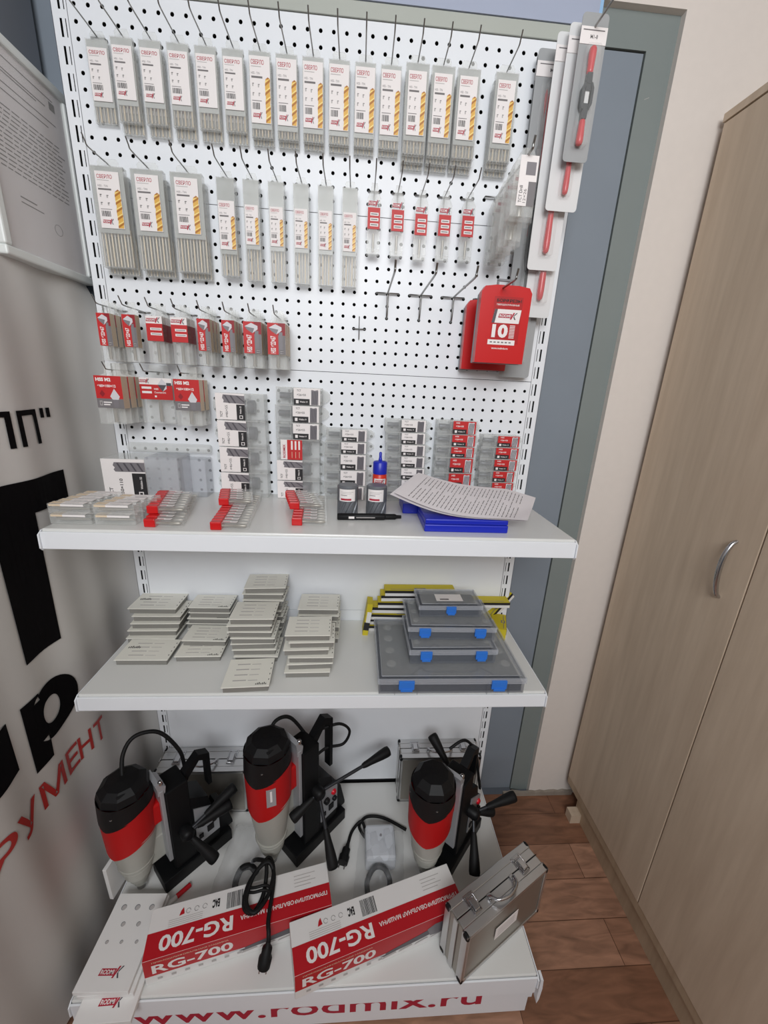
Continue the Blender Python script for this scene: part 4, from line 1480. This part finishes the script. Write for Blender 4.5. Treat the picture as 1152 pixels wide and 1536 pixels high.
pile(FA, -.545, -.145, 5, 'far left pile', jx=.009, lean=(-.001, .011))
FA.at((-.528, -.248, ZM + .0005), 'flat white-lidded case lying in front of the far left pile', rz=0.0, group='flat white insert cases')
pile(FAr, -.392, -.094, 5, 'pile behind, second from the left', jx=.004, jy=.002, lean=(.002, .001))
FAr.at((-.374, -.232, ZM + .0005), 'flat white-lidded case lying foremost in the second group from left', rz=.02, group='flat white insert cases')
FAr.at((-.372, -.184, ZM + .0205), 'flat white-lidded case stepped behind the foremost in second group', rz=-.02, rot=None, group='flat white insert cases')
FB.at((-.203, -.360, ZM + .0005), 'flat white-lidded case lying alone in front of the tall central piles', rz=.06, group='flat white insert cases')
pile(FC, -.203, -.232, 7, 'tall front pile in the centre', jx=.007, jy=.003, rz=.02, lean=(-.003, .002))
pile(FC, -.213, -.108, 8, 'tall rear pile in the centre', jx=.006, lean=(.0005, .0))
FC.at((-.200, -.102, ZM + .0004 + HH * 8), 'flat white-lidded case, topmost of the tall rear pile', rz=.06, group='flat white insert cases')
pile(FC, -.046, -.300, 5, 'front pile on the right', jx=.009, rz=.03, lean=(.001, .006))
FC.at((-.046, -.270, ZM + .0004 + HH * 5), 'flat white-lidded case, top of the right front pile with black marks', rz=.02, group='flat white insert cases')
pile(FC, -.030, -.140, 6, 'rear pile on the right', jx=.006, lean=(.0, .002))

# yellow boxes


def ybox(L_, h=.022, d=.045):
    t = thing('yellow_box', 'box', 'box')
    m = MB().box(0, L_, 0, d, 0, h, 'yellow_card')
    m.build('carton', t)
    l = MB().box(.001, L_ - .001, -.0008, 0, .0, h * .52, 'box_white').box(.0, L_, -.0009, 0, h * .52, h * .98, 'ink_black')
    l.box(L_ * .08, L_ * .92, .008, .010, h, h + .0004, 'pack_grey').box(L_ * .42, L_ * .58, .004, .018, h, h + .0006, 'pack_grey').box(L_ * .45, L_ * .55, .008, .014, h + .0006, h + .0008, 'yellow_card')
    l.build('print', t, 'white and black printed side')
    return Proto(t)


Y1, Y2 = ybox(.262), ybox(.24, .020)
labs = ['lowest', 'second', 'third', 'fourth', 'fifth', 'sixth', 'topmost']
for k in range(7):
    pr = (Y2, Y1)[k % 2]
    xx = (.125, .125, .13, .14, .165, .175, .187)[k]
    pr.at((xx, -.068 + (.004 * (k % 2)), ZM + .0005 + .0225 * k), 'yellow and white tap wrench carton, %s of the stack behind the organizers' % labs[k], rz=R.uniform(-.03, .03), group='yellow cartons')
t = Y2.at((.385, -.062, ZM + .0005 + .0225 * 4), 'yellow and black carton poking out right of the stack')
sb = ybox(.10, .04, .05)
sb.at((.60, -.122, ZM + .0005), 'short yellow and white carton right of the organizers', rz=1.25)
sb2 = ybox(.14, .022, .04)
sb2.at((.575, -.03, ZM + .0005), 'yellow carton leaning behind the organizers at the right', rot=(0, -.75, .4))
m = MB()
m.T = Matrix.Translation((.115, -.095, ZM + .001)) @ Matrix.Rotation(.12, 4, 'Y')
m.box(0, .018, 0, .05, 0, .12, 'yellow_card').box(-.0003, .0183, -.0008, 0, .02, .05, 'ink_black').box(.004, .0183, -.0008, 0, .05, .09, 'box_white')
tag(m.build('yellow_box'), 'yellow carton standing on end left of the stack', 'box')

# organizers


def organizer(w_, d, h, nl, cells, label, loc, rz=0.0, paper=False):
    t = thing('organizer_box', label, 'organizer box', loc, rz, 'clear organizer boxes')
    hb = h * .72
    tk = .002
    m = MB()
    m.box(-w_ / 2 + .004, w_ / 2 - .004, .004, .006, 0, hb, 'clear_smoke')
    m.box(-w_ / 2 + .004, w_ / 2 - .004, d - .006, d - .004, 0, hb, 'clear_smoke')
    m.box(-w_ / 2 + .004, -w_ / 2 + .006, .006, d - .006, 0, hb, 'clear_smoke')
    m.box(w_ / 2 - .006, w_ / 2 - .004, .006, d - .006, 0, hb, 'clear_smoke')
    m.box(-w_ / 2 + .006, w_ / 2 - .006, .006, d - .006, 0, tk, 'clear_smoke')
    for k in range(nl):
        for e in (-1, 1):
            x = (k + .5) / nl * w_ - w_ / 2 if nl > 1 else 0
            if nl == 2:
                x = (-1 if k == 0 else 1) * w_ * .31
            m.box(x + e * w_ * .075 - .001, x + e * w_ * .075 + .001, .0, .006, 0, hb, 'clear_smoke')
    m.build('tray', t)
    f = MB().box(-w_ / 2 + .010, w_ / 2 - .010, .010, d - .010, .003, hb - .004, 'foam_dark')
    f.build('foam', t, 'dark foam insert')
    l = MB()
    for a_ in ((-w_ / 2, w_ / 2, 0, .004), (-w_ / 2, w_ / 2, d - .004, d), (-w_ / 2, -w_ / 2 + .004, .004, d - .004), (w_ / 2 - .004, w_ / 2, .004, d - .004)):
        l.box(a_[0], a_[1], a_[2], a_[3], hb - .004, h - .001, 'clear_thick', .0012)
    l.box(-w_ / 2 + .004, w_ / 2 - .004, .004, d - .004, h - .0055, h - .0035, 'clear_smoke')
    l.box(-w_ / 2 + .012, w_ / 2 - .012, .014, d - .012, h - .0022, h - .001, 'clear')
    l.tube([(-w_ / 2 + .012, .014, h - .001), (w_ / 2 - .012, .014, h - .001), (w_ / 2 - .012, d - .012, h - .001), (-w_ / 2 + .012, d - .012, h - .001), (-w_ / 2 + .012, .014, h - .001)], .0013, 'clear_thick', 6)
    for i in range(cells):
        for e in (-1, 1):
            l.lathe([(w_ * .035, 0), (w_ * .035, .0015), (w_ * .028, .002)], 'clear', 16, (e * w_ * .40, d * (.22 + .6 * i / max(1, cells - 1)), h - .001))
    # reinforcing rib
    l.tube(spl([(-w_ * .28, d * .05, h), (-w_ * .2, d * .16, h), (-w_ * .15, d * .1, h), (w_ * .15, d * .1, h), (w_ * .2, d * .16, h), (w_ * .28, d * .05, h)], 4), .0012, 'clear_smoke', 6)
    lo = l.build('lid', t)
    for k in range(nl):
        x = 0 if nl == 1 else (-1 if k == 0 else 1) * w_ * .31
        c = MB().box(x - w_ * .03 - .009, x + w_ * .03 + .009, -.005, .003, hb - h * .34, hb + .009, 'latch_blue', .0015)
        c.box(x - w_ * .025 - .006, x + w_ * .025 + .006, -.008, -.004, hb - h * .42, hb - h * .25, 'latch_blue', .001)
        c.build('latch', t, 'blue plastic latch')
    if paper:
        MB().box(-w_ * .20, w_ * .22, d * .28, d * .66, h - .0008, h - .0003, 'label_white').box(-w_ * .14, 0, d * .33, d * .40, h - .0003, h, 'ink_grey').build('sticker', t, 'white paper sticker')
    return t


organizer(.416, .300, .052, 2, 4, 'largest clear organizer box with dark foam, bottom of the stack', (.361, -.372, ZM + .0005))
organizer(.258, .185, .048, 2, 3, 'clear organizer box with two blue latches, second from the bottom', (.372, -.312, ZM + .0530), .01)
organizer(.264, .170, .044, 2, 3, 'clear organizer box with two blue latches, third from the bottom', (.374, -.268, ZM + .1015), -.01)
organizer(.198, .108, .040, 1, 2, 'smallest clear organizer box with white sticker, top of the stack', (.377, -.215, ZM + .1460), .01, True)

# ------------------------------------------------------------------ bottom shelf


def alu_case(w_, d, h, name_label, loc, rz, rot=None, sticker=False):
    """origin bottom front left corner; lid and handle on top"""
    t = thing('aluminium_case', name_label, 'case', loc, rz)
    if rot:
        t.rotation_euler = rot
    m = MB()
    m.box(.003, w_ - .003, .003, d - .003, .003, h - .003, 'brushed_alu')
    m.build('panels', t)
    e = MB()
    for y in (0, d - .022):
        e.box(0, w_, y, y + .022, h - .006, h, 'alu_edge', .002)
        e.box(0, w_, y, y + .022, 0, .006, 'alu_edge', .002)
        e.box(0, .006, y, y + .022, .0, h, 'alu_edge', .002)
        e.box(w_ - .006, w_, y, y + .022, .0, h, 'alu_edge', .002)
    e.box(0, w_, d * .49, d * .51, h - .0025, h - .001, 'black_plastic').box(.006, w_ - .006, .022, d * .485, h - .004, h - .0004, 'alu_edge', .001).box(.006, w_ - .006, d * .515, d - .022, h - .004, h - .0004, 'alu_edge', .001)
    e.box(-.001, .002, d * .42, d * .60, 0, h, 'alu_edge', .001)
    e.box(0, w_, 0, .003, 0, .012, 'alu_edge', .001).box(0, w_, 0, .003, h - .012, h, 'alu_edge', .001)
    e.box(0, .012, 0, .003, 0, h, 'alu_edge', .001).box(w_ - .012, w_, 0, .003, 0, h, 'alu_edge', .001)
    e.build('edge_trim', t, 'bright aluminium edging')
    for x in (0, w_):
        for y in (0, d):
            for z in (0, h):
                c = MB().box(x - .011 if x else -.0015, x + .0015 if x else .011, y - .020 if y else -.0015, y + .0015 if y else .020, z - .018 if z else -.0015, z + .0015 if z else .018, 'black_plastic', .006)
                c.build('corner_cap', t, 'black corner cap')
    for x in (w_ * .20, w_ * .80):
        c = MB()
        c.box(x - .018, x + .018, d * .52, d * .84, h, h + .003, 'chrome', .001)
        c.box(x - .015, x + .015, d * .30, d * .50, h, h + .004, 'chrome', .001)
        c.box(x - .009, x + .009, d * .34, d * .66, h + .004, h + .010, 'chrome', .002)
        c.tube([(x - .012, d * .30, h + .006), (x - .012, d * .72, h + .008), (x + .012, d * .72, h + .008), (x + .012, d * .30, h + .006), (x - .012, d * .30, h + .006)], .0014, 'chrome', 6)
        c.lathe([(.003, 0), (.002, .002)], 'chrome', 8, (x - .012, d * .78, h + .003)).lathe([(.003, 0), (.002, .002)], 'chrome', 8, (x + .012, d * .78, h + .003))
        c.build('latch', t, 'chrome latch')
    hd = MB()
    pts = spl([(w_ * .35, d * .42, h + .003), (w_ * .355, d * .36, h + .012), (w_ * .39, d * .16, h + .018), (w_ * .5, d * .06, h + .019), (w_ * .61, d * .16, h + .018), (w_ * .645, d * .36, h + .012), (w_ * .65, d * .42, h + .003)], 5)
    hd.tube(pts, .0042, 'chrome', 10)
    hd.box(w_ * .34, w_ * .38, d * .32, d * .50, h, h + .005, 'chrome', .001).box(w_ * .62, w_ * .66, d * .32, d * .50, h, h + .005, 'chrome', .001)
    hd.build('handle', t, 'chrome carrying handle')
    if sticker:
        s_ = MB().box(w_ * .36, w_ * .64, -.0006, .0002, h * .38, h * .62, 'label_white')
        for k in range(4):
            s_.rect(w_ * .39, w_ * .60, h * (.43 + .04 * k), h * (.44 + .04 * k), -.0008, 'ink_light')
        s_.build('sticker', t, 'white paper sticker')
    return t


alu_case(.33, .092, .200, 'aluminium case standing at the front right edge of the bottom shelf', (.405, -.612, ZB + .002), .487, None, True)
alu_case(.318, .088, .225, 'aluminium case at the back right behind the magnetic drill', (.277, -.088, ZB + .001), 0.0)
alu_case(.33, .108, .205, 'aluminium case at the back left behind the magnetic drill', (-.628, -.112, ZB + .001), 0.0)


def printed_box(label, loc, rz):
    """grinder carton; origin bottom front left; length .505, depth .12, height .10"""
    t = thing('grinder_carton', label, 'carton', loc, rz, 'die grinder cartons')
    L_, d, h = .505, .118, .100
    MB().box(0, L_, 0, d, 0, h, 'box_white', .0015).build('carton', t)
    f = MB()
    y = -.0006
    f.box(0.0005, L_ - .0005, y, 0, h * .34, h - .0005, 'box_red')
    y -= .0004
    f.text('ПРЯМОШЛИФОВАЛЬНАЯ МАШИНА', .022, .215, h * .84, h * .90, y, 'gold_tone', .01)
    f.text('RG-700', .020, .225, h * .42, h * .77, y, 'label_white', .025)
    for k in range(7):
        f.rect(.03 + .034 * k, .042 + .034 * k, h * .14, h * .22, y, 'ink_light')
    # printed picture of the grinder
    f.flat([(.235, .030), (.285, .040), (.355, .052), (.40, .060), (.40, .036), (.352, .030), (.29, .026), (.25, .022)], y, 'print_steel_dark')
    f.flat([(.395, .030), (.42, .026), (.455, .030), (.462, .050), (.45, .072), (.41, .074), (.385, .062)], y - .0002, 'print_steel')
    f.flat([(.445, .034), (.470, .036), (.472, .066), (.448, .070)], y - .0004, 'print_steel_light')
    f.flat([(.20, .026), (.255, .030), (.255, .035), (.20, .029)], y - .0002, 'print_steel_light')
    for k in range(6):
        f.flat([(.245 + .05 * k, .012 + .002 * k), (.29 + .05 * k, .018 + .003 * k), (.285 + .05 * k, .026 + .002 * k), (.25 + .05 * k, .022)], y - .0001, 'ink_light')
    f.build('front_print', t, 'red front with white RG-700 lettering')
    g = MB()
    # top face: local x right, 'z' runs backwards
    g.T = Matrix(((1, 0, 0, 0), (0, 0, 1, 0), (0, -1, 0, h), (0, 0, 0, 1)))
    g.box(0.0005, L_ - .0005, -.0006, .0, .0005, d * .50, 'box_red')
    g.v = [v + Vector((0, 0, .0)) for v in g.v]
    g.T = Matrix(((1, 0, 0, 0), (0, 0, 1, 0), (0, -1, 0, h + .0009), (0, 0, 0, 1)))
    g.text('RG-700', .035, .225, d * .10, d * .40, 0, 'label_white', .025, flip=True)
    g.text('ПРЯМОШЛИФОВАЛЬНАЯ МАШИНА', .245, .495, d * .24, d * .34, 0, 'label_white', .02, flip=True)
    g.text('EAC', .165, .185, d * .66, d * .84, 0, 'ink_black', .05, flip=True)
    r = random.Random(5)
    x = .205
    while x < .25:
        ww = r.uniform(.0008, .0022)
        g.rect(x, x + ww, d * .56, d * .90, 0, 'ink_black')
        x += ww + r.uniform(.0008, .0018)
    for q in (.10, .122, .144):
        g.tube([(q + .006 * math.cos(a * .7), 0, d * .76 + .006 * math.sin(a * .7)) for a in range(9)], .0005, 'ink_grey', 4)
    g.flat([(.076, d * .70), (.090, d * .72), (.086, d * .86), (.080, d * .80)], 0, 'box_red')
    for k in range(4):
        g.rect(.05, .05 + .09, d * (.53 + .04 * k), d * (.54 + .04 * k), 0, 'ink_light')
        g.rect(.40, .45 + .015 * (k % 2), d * (.60 + .08 * k), d * (.615 + .08 * k), 0, 'ink_light')
    g.build('top_print', t, 'top with upside-down RG-700 lettering')
    return t


printed_box('red and white RG-700 grinder carton, left of the two', (-.452, -.577, ZB + .001), .215)
printed_box('red and white RG-700 grinder carton, right of the two', (-.047, -.620, ZB + .001), .270)


def white_box(label, loc, rz, holes=True):
    t = thing('white_carton', label, 'carton', loc, rz, 'white cartons at the front left')
    MB().box(0, .142, 0, .215, 0, .0135, 'box_white', .0008).build('carton', t)
    l = MB()
    l.T = Matrix(((1, 0, 0, 0), (0, 0, 1, 0), (0, -1, 0, .0139), (0, 0, 0, 1)))
    logo(l, .046, .106, .026, .050, 0)
    l.build('logo_print', t, 'red and grey logo')
    if holes:
        for yy, r, xs in ((.180, .0075, (.030, .070, .112)), (.140, .006, (.050, .094)), (.100, .0045, (.028, .068, .110))):
            for x in xs:
                h = MB()
                h.lathe([(r, .0136), (r, .0139)], 'plastic_grey', 18, (x, yy, 0))
                h.lathe([(r * .82, .0139), (r * .82, .0141)], 'ink_light', 18, (x + r * .15, yy - r * .12, 0))
                h.build('printed_hole', t)
    return t


white_box('white logo carton, lower one in the front left stack', (-.598, -.648, ZB + .001), .02, False)
white_box('white logo carton, middle one in the front left stack', (-.612, -.602, ZB + .0150), .0, False)
white_box('white logo carton with printed holes, top of the front left stack', (-.622, -.600, ZB + .0290), -.03)
m = MB().box(-.0, .012, 0, .10, 0, .13, 'box_white', .001)
o = m.build('white_card_box')
o.location = (-.660, -.375, ZB + .001)
o.rotation_euler = (0, -.03, -.15)
tag(o, 'narrow white carton standing by the banner beside the left drill', 'carton')
t = thing('red_marker', 'small red and white capped stick lying by the white cartons', 'marker', (-.478, -.405, ZB + .008), rz=.8)
b = MB()
b.T = Matrix.Rotation(PI / 2, 4, 'Y')
b.lathe([(.005, 0), (.007, .002), (.007, .035), (.005, .036)], 'box_white', 12)
b.build('barrel', t)
b = MB()
b.T = Matrix.Rotation(PI / 2, 4, 'Y')
b.lathe([(.0075, .0355), (.0075, .078), (.005, .080)], 'grip_red', 12)
b.build('cap', t)

# magnetic drills


def sleeve(m, r0, r1, z0, z1, matn, dip0, dip1, n=40, sq_=1.0, apex=PI + .42):
    """body of revolution whose top/bottom edge dips into a V at angle apex"""
    vs, fs = [], []
    K = 8
    for i in range(K + 1):
        f = i / K
        for k in range(n):
            a = 2 * PI * k / n
            c = max(0.0, math.cos(a - apex))
            d = abs(((a - apex + PI) % (2 * PI)) - PI)
            v = max(0, 1 - d / 1.35)
            zb = z0 - dip0 * v
            zt_ = z1 - dip1 * v
            z = zb + (zt_ - zb) * f
            ff = (z - (z0 - dip0)) / ((z1) - (z0 - dip0))
            r = r0 + (r1 - r0) * max(0, min(1, ff))
            vs.append((r * math.cos(a) * sq_, r * math.sin(a), z))
    for i in range(K):
        for k in range(n):
            fs.append((i * n + k, i * n + (k + 1) % n, (i + 1) * n + (k + 1) % n, (i + 1) * n + k))
    m.add(vs, fs, matn, True)


def mag_drill(label, loc, rz, H=1.0, spokes=((0.9, 0.14), (-0.1, 0.14), (-2.3, .10)), cable=None, hubp=(.118, -.058, .225), capbulge=0.0, ys=-.028, badge=False):
    """local +x runs from the motor to the column and magnet base; side with the feed handle is -y"""
    t = thing('magnetic_drill', label, 'magnetic drill', loc, rz, 'magnetic drills')
    m = MB()
    m.lathe([(.020, .035), (.022, .050), (.030, .062), (.031, .085), (.034, .09)], 'cast_grey', 24)
    m.lathe([(.012, .010), (.015, .012), (.015, .038)], 'chrome', 16)
    sleeve(m, .040, .070, .088, .280 * H, 'cast_grey', 0, .034)
    m.prism([(.0, .10), (.085, .15), (.085, .33), (.055, .33), (.0, .2)], -.030, .030, 'cast_grey')
    m.box(.02, .085, -.032, .032, .10, .20, 'cast_grey', .006)
    for k in range(3):
        m.lathe([(.041 + .004 * k, .105 + .016 * k), (.044 + .004 * k, .109 + .016 * k), (.042 + .004 * k, .113 + .016 * k)], 'cast_grey', 24)
    m.build('gearbox', t, 'grey cast gearbox')
    c = MB()
    c.lathe([(.0025, -.02), (.0025, .01)], 'chrome', 8, (0, 0, .02))
    m = MB()
    sleeve(m, .068, .073, .272 * H, .400 * H, 'motor_red', .036, .034)
    m.box(.04, .074, -.05, -.01, .28 * H, .36 * H, 'motor_red', .006)
    m.build('motor_housing', t, 'red motor housing')
    m = MB()
    sleeve(m, .0735, .070, .396 * H, .447 * H, 'black_plastic', .034, 0)
    zz = .447 * H
    m.lathe([(.070, zz), (.064, zz + .020), (.045, zz + .034 + capbulge), (.012, zz + .038 + capbulge)], 'black_plastic', 9, smooth=False)
    m.box(-.03, -.005, -.05, .05, zz + .005, zz + .03, 'black_plastic', .004)
    for a in (2.4, 3.9):
        m.lathe([(.004, 0), (.003, .002)], 'chrome', 8, (.070 * math.cos(a), .070 * math.sin(a), zz - .03))
    m.build('motor_cap', t, 'black plastic motor cap')
    m = MB()
    m.box(-.0725, -.0705, -.014, .014, .305 * H, .365 * H, 'plate_silver')
    m.box(-.0733, -.0725, -.003, .003, .322 * H, .358 * H, 'label_white')
    # plate sits on the side facing the viewer
    m.v = [Matrix.Rotation(math.radians(62), 4, 'Z') @ v for v in m.v]
    if badge:
        m.build('badge', t, 'small metal badge')
    # slide and column
    m = MB()
    m.T = Matrix.Translation((0, ys, 0))
    m.box(.070, .082, -.036, .036, .10, .415 * H, 'plate_silver', .002)
    m.prism([(.066, .40 * H), (.086, .40 * H), (.090, .425 * H), (.078, .435 * H), (.074, .45 * H), (.062, .445 * H), (.066, .425 * H)], -.034, .034, 'plate_silver')
    m.lathe([(.007, 0), (.007, .01), (.004, .013)], 'chrome', 12, (.078, -.03, .44 * H))
    m.build('slide_plate', t, 'bare aluminium slide plate')
    m = MB()
    m.T = Matrix.Translation((0, ys, 0))
    m.box(.083, .150, -.042, .042, .055, .400 * H, 'machine_black', .004)
    m.prism([(.10, .05), (.232, .05), (.232, .12), (.205, .26), (.15, .30), (.10, .30)], -.040, .040, 'machine_black')
    m.prism([(.10, .395 * H), (.15, .395 * H), (.20, .44 * H), (.235, .42 * H), (.235, .27), (.222, .27), (.222, .40 * H), (.20, .415 * H), (.165, .375 * H), (.15, .33)], -.014, .014, 'machine_black')
    m.build('column', t, 'black column with carrying handle')
    m = MB()
    m.T = Matrix.Translation((0, ys, 0))
    m.box(.042, .270, -.050, .050, 0, .048, 'machine_black', .003)
    m.prism([(.20, .048), (.285, .048), (.285, .06), (.262, .16), (.240, .17), (.225, .12)], -.03, .03, 'machine_black')
    m.build('magnet_base', t, 'black magnet base')
    # control panel on -y side
    m = MB()
    m.T = Matrix.Translation((0, ys - .0425, 0))
    m.prism([(.155, .09), (.232, .09), (.232, .20), (.155, .25)], -.0015, .002, 'plate_silver')
    m.build('control_panel', t, 'silver control panel')
    m = MB()
    m.T = Matrix.Translation((0, ys - .0445, 0)) @ Matrix.Rotation(PI / 2, 4, 'X')
    m.lathe([(.011, 0), (.009, .006), (.006, .008)], 'lamp_red', 16, (.213, .185, 0))
    m.build('indicator', t, 'red indicator lamp')
    m = MB()
    m.box(.19, .212, ys - .048, ys - .044, .115, .140, 'black_plastic', .001).box(.162, .176, ys - .048, ys - .044, .11, .128, 'black_plastic', .001)
    m.T = Matrix.Translation((0, ys - .0445, 0)) @ Matrix.Rotation(PI / 2, 4, 'X')
    m.lathe([(.009, 0), (.009, .008), (.006, .010)], 'black_plastic', 14, (.215, .155, 0)).lathe([(.012, 0), (.011, .010), (.008, .012)], 'black_plastic', 14, (.178, .175, 0))
    m.build('switch', t, 'black switches')
    # feed handle with three spokes
    hub = Vector(hubp)
    m = MB()
    m.T = Matrix.Translation(hub) @ Matrix.Rotation(PI / 2, 4, 'X')
    m.lathe([(.020, -.016), (.020, .012), (.014, .020), (.010, .022)], 'machine_black', 20)
    ho = m.build('feed_hub', t)
    inv = (Matrix.Translation(loc) @ Matrix.Rotation(rz, 4, 'Z')).inverted()
    for e in spokes:
        s_ = MB()
        d = inv @ Vector((e[0], e[1], ZB + e[2])) - hub
        L_ = d.length
        kl = min(.11 / L_, .8)
        s_.tube([hub, hub + d * (1 - kl * .85)], .0058, 'wrench_dark', 10)
        pp = [hub + d * q for q in (1 - kl, 1 - kl * .9, 1 - kl * .7, 1 - kl * .3, 1 - kl * .08, 1.0, 1.01)]
        s_.tube(pp, [.008, .0105, .012, .017, .0185, .017, .010], 'black_rubber', 14)
        s_.build('feed_lever', t)
    if cable:
        c = MB()
        for pts, r in cable:
            c.tube(spl(pts, 8), r, 'black_rubber', 8)
        c.build('power_cable', t, 'black power cable')
    return t


mag_drill('magnetic drill with red motor at the left under the shelf', (-.575, -.345, ZB + .001), .80, .95,
          spokes=((-.342, -.335, .10), (-.312, -.195, .235), (-.318, -.228, .20)), hubp=(.122, -.085, .195),
          cable=[([(.0, .0, .44), (.02, .04, .50), (.06, .05, .535), (.12, .03, .52), (.16, .0, .44), (.17, 0, .36)], .006)])
mag_drill('largest magnetic drill with red motor in the middle of the bottom shelf', (-.172, -.285, ZB + .001), .80, 1.14,
          spokes=((.226, -.120, .30), (.039, -.372, .10), (-.100, -.30, .22)), hubp=(.132, -.086, .268), badge=True,
          cable=[([(.02, .03, .50), (.06, .04, .535), (.11, .03, .52), (.15, .0, .44)], .006), ([(.2, -.02, .44), (.26, -.05, .44), (.29, -.07, .40), (.27, -.06, .35), (.22, -.03, .35), (.18, -.02, .34)], .005)])
mag_drill('magnetic drill with red motor at the right beside aluminium cases', (.345, -.338, ZB + .001), .82, .925,
          spokes=((.665, -.250, .23), (.492, -.408, .10), (.386, -.105, .355), (.586, -.263, .18)), hubp=(.150, -.085, .205), capbulge=.006,
          cable=[([(.15, .03, .40), (.20, .0, .42), (.235, -.03, .36), (.24, -.05, .27), (.25, -.06, .20)], .005)])

# power plug lying between middle and right drill


def plug(mb, base, d, up):
    base, d, up = Vector(base), Vector(d).normalized(), Vector(up)
    mb.tube([base, base + d * .014, base + d * .018, base + d * .036, base + d * .042, base + d * .064], [.006, .008, .014, .014, .0185, .0175], 'black_rubber', 14)
    s_ = d.cross(up).normalized()
    for e in (-1, 1):
        mb.tube([base + d * .062 + s_ * .0095 * e, base + d * .081 + s_ * .0095 * e], .0022, 'chrome', 8)


t = thing('power_cord', 'black cord with plug lying between middle and right drills', 'power cord', (0, 0, 0))
m = MB()
m.tube(spl([(.30, -.20, ZB + .008), (.22, -.155, ZB + .008), (.155, -.150, ZB + .010), (.125, -.185, ZB + .012), (.15, -.225, ZB + .010), (.135, -.175, ZB + .022), (.10, -.20, ZB + .012), (.085, -.245, ZB + .012)], 8), .0055, 'black_rubber', 8)
m.build('cable', t)
m = MB()
plug(m, (.085, -.245, ZB + .014), (-.25, -.9, .0), (0, 0, 1))
m.build('plug', t)
t = thing('power_cord', 'coiled black cord and plug hanging over the left grinder carton', 'power cord', (0, 0, 0))
m = MB()
TZ = ZB + .101
m.tube(spl([(-.235, -.30, ZB + .03), (-.205, -.34, ZB + .10), (-.17, -.375, ZB + .132), (-.165, -.44, TZ + .012), (-.185, -.485, TZ + .010), (-.215, -.47, TZ + .010), (-.215, -.42, TZ + .018), (-.185, -.375, TZ + .030), (-.165, -.35, TZ + .02), (-.145, -.39, TZ + .020), (-.150, -.45, TZ + .018), (-.180, -.492, TZ + .022), (-.21, -.462, TZ + .022), (-.20, -.40, TZ + .030), (-.165, -.37, TZ + .034), (-.142, -.40, TZ + .014), (-.138, -.50, TZ + .010), (-.132, -.528, TZ + .006), (-.130, -.540, TZ - .008)], 6), .0060, 'black_rubber', 8)
m.build('cable', t)
m = MB()
m.tube(spl([(-.215, -.43, TZ + .02), (-.19, -.435, TZ + .030), (-.16, -.43, TZ + .03), (-.145, -.43, TZ + .015)], 5), .004, 'black_rubber', 8)
m.tube(spl([(-.213, -.44, TZ + .02), (-.19, -.447, TZ + .030), (-.16, -.442, TZ + .03), (-.145, -.442, TZ + .015)], 5), .004, 'black_rubber', 8)
m.build('cord_tie', t)
m = MB()
plug(m, (-.130, -.540, TZ - .008), (-.16, -.42, -.9), (0, 1, 0))
m.build('plug', t)

# plastic bag with bottle between the drills


def crumple(name, pts_outline, z0, hgt, label, seed, loc):
    r = random.Random(seed)
    t = thing(name, label, 'plastic bag', loc)
    m = MB()
    nu, nv = 22, 22
    vs = []
    for j in range(nv + 1):
        for i in range(nu + 1):
            u, v = i / nu, j / nv
            (x0, y0), (x1, y1), (x2, y2), (x3, y3) = pts_outline
            x = (x0 * (1 - u) + x1 * u) * (1 - v) + (x3 * (1 - u) + x2 * u) * v
            y = (y0 * (1 - u) + y1 * u) * (1 - v) + (y3 * (1 - u) + y2 * u) * v
            e = min(u, 1 - u, v, 1 - v) * 5
            z = hgt * min(1, e) ** .7 * (0.82 + .18 * math.sin(u * 19 + v * 7 + seed) * math.sin(v * 15 - u * 8)) + r.uniform(0, .006)
            vs.append((x + r.uniform(-.002, .002), y + r.uniform(-.002, .002), z0 + z))
    n = nu + 1
    m.add(vs, [(j * n + i, j * n + i + 1, (j + 1) * n + i + 1, (j + 1) * n + i) for j in range(nv) for i in range(nu)], 'bag_film', True)
    m.build('film', t)
    return t


crumple('plastic_bag', [(.10, -.43), (.27, -.43), (.29, -.20), (.13, -.19)], .002, .075, 'crumpled clear bag around the white bottle beside the right drill', 3, (0, 0, ZB))
crumple('plastic_bag', [(-.36, -.42), (-.20, -.44), (-.20, -.18), (-.33, -.16)], .002, .06, 'crumpled clear bag between the left and middle drills', 8, (0, 0, ZB))
t = thing('coolant_bottle', 'white square coolant bottle lying in a clear bag', 'bottle', (.145, -.330, ZB + .004), rz=.0)
MB().box(0, .105, 0, .115, 0, .062, 'milky', .010).build('bottle_body', t)
b = MB()
b.lathe([(.005, 0), (.004, .002)], 'chrome', 10, (.055, .075, .062))
b.build('stud', t)
t = thing('coiled_hose', 'black hose loop lying in front of the white bottle', 'hose', (0, 0, 0))
MB().tube(spl([(.215, -.40, ZB + .02), (.225, -.375, ZB + .030), (.21, -.348, ZB + .045), (.185, -.342, ZB + .05), (.165, -.352, ZB + .045), (.150, -.375, ZB + .03), (.152, -.40, ZB + .02)], 6), .0085, 'black_rubber', 10).build('hose', t)
t = thing('coiled_hose', 'grey hose clamp loop in the bag left of the middle drill', 'hose', (0, 0, 0))
MB().tube(spl([(-.215, -.33, ZB + .02), (-.235, -.325, ZB + .045), (-.262, -.335, ZB + .05), (-.275, -.36, ZB + .03), (-.268, -.385, ZB + .02)], 6), .010, 'black_rubber', 10).build('hose', t)

# ------------------------------------------------------------------ lift everything on to the floor height
for o in COL.objects:
    if o.parent is None:
        o.location.z += Z0
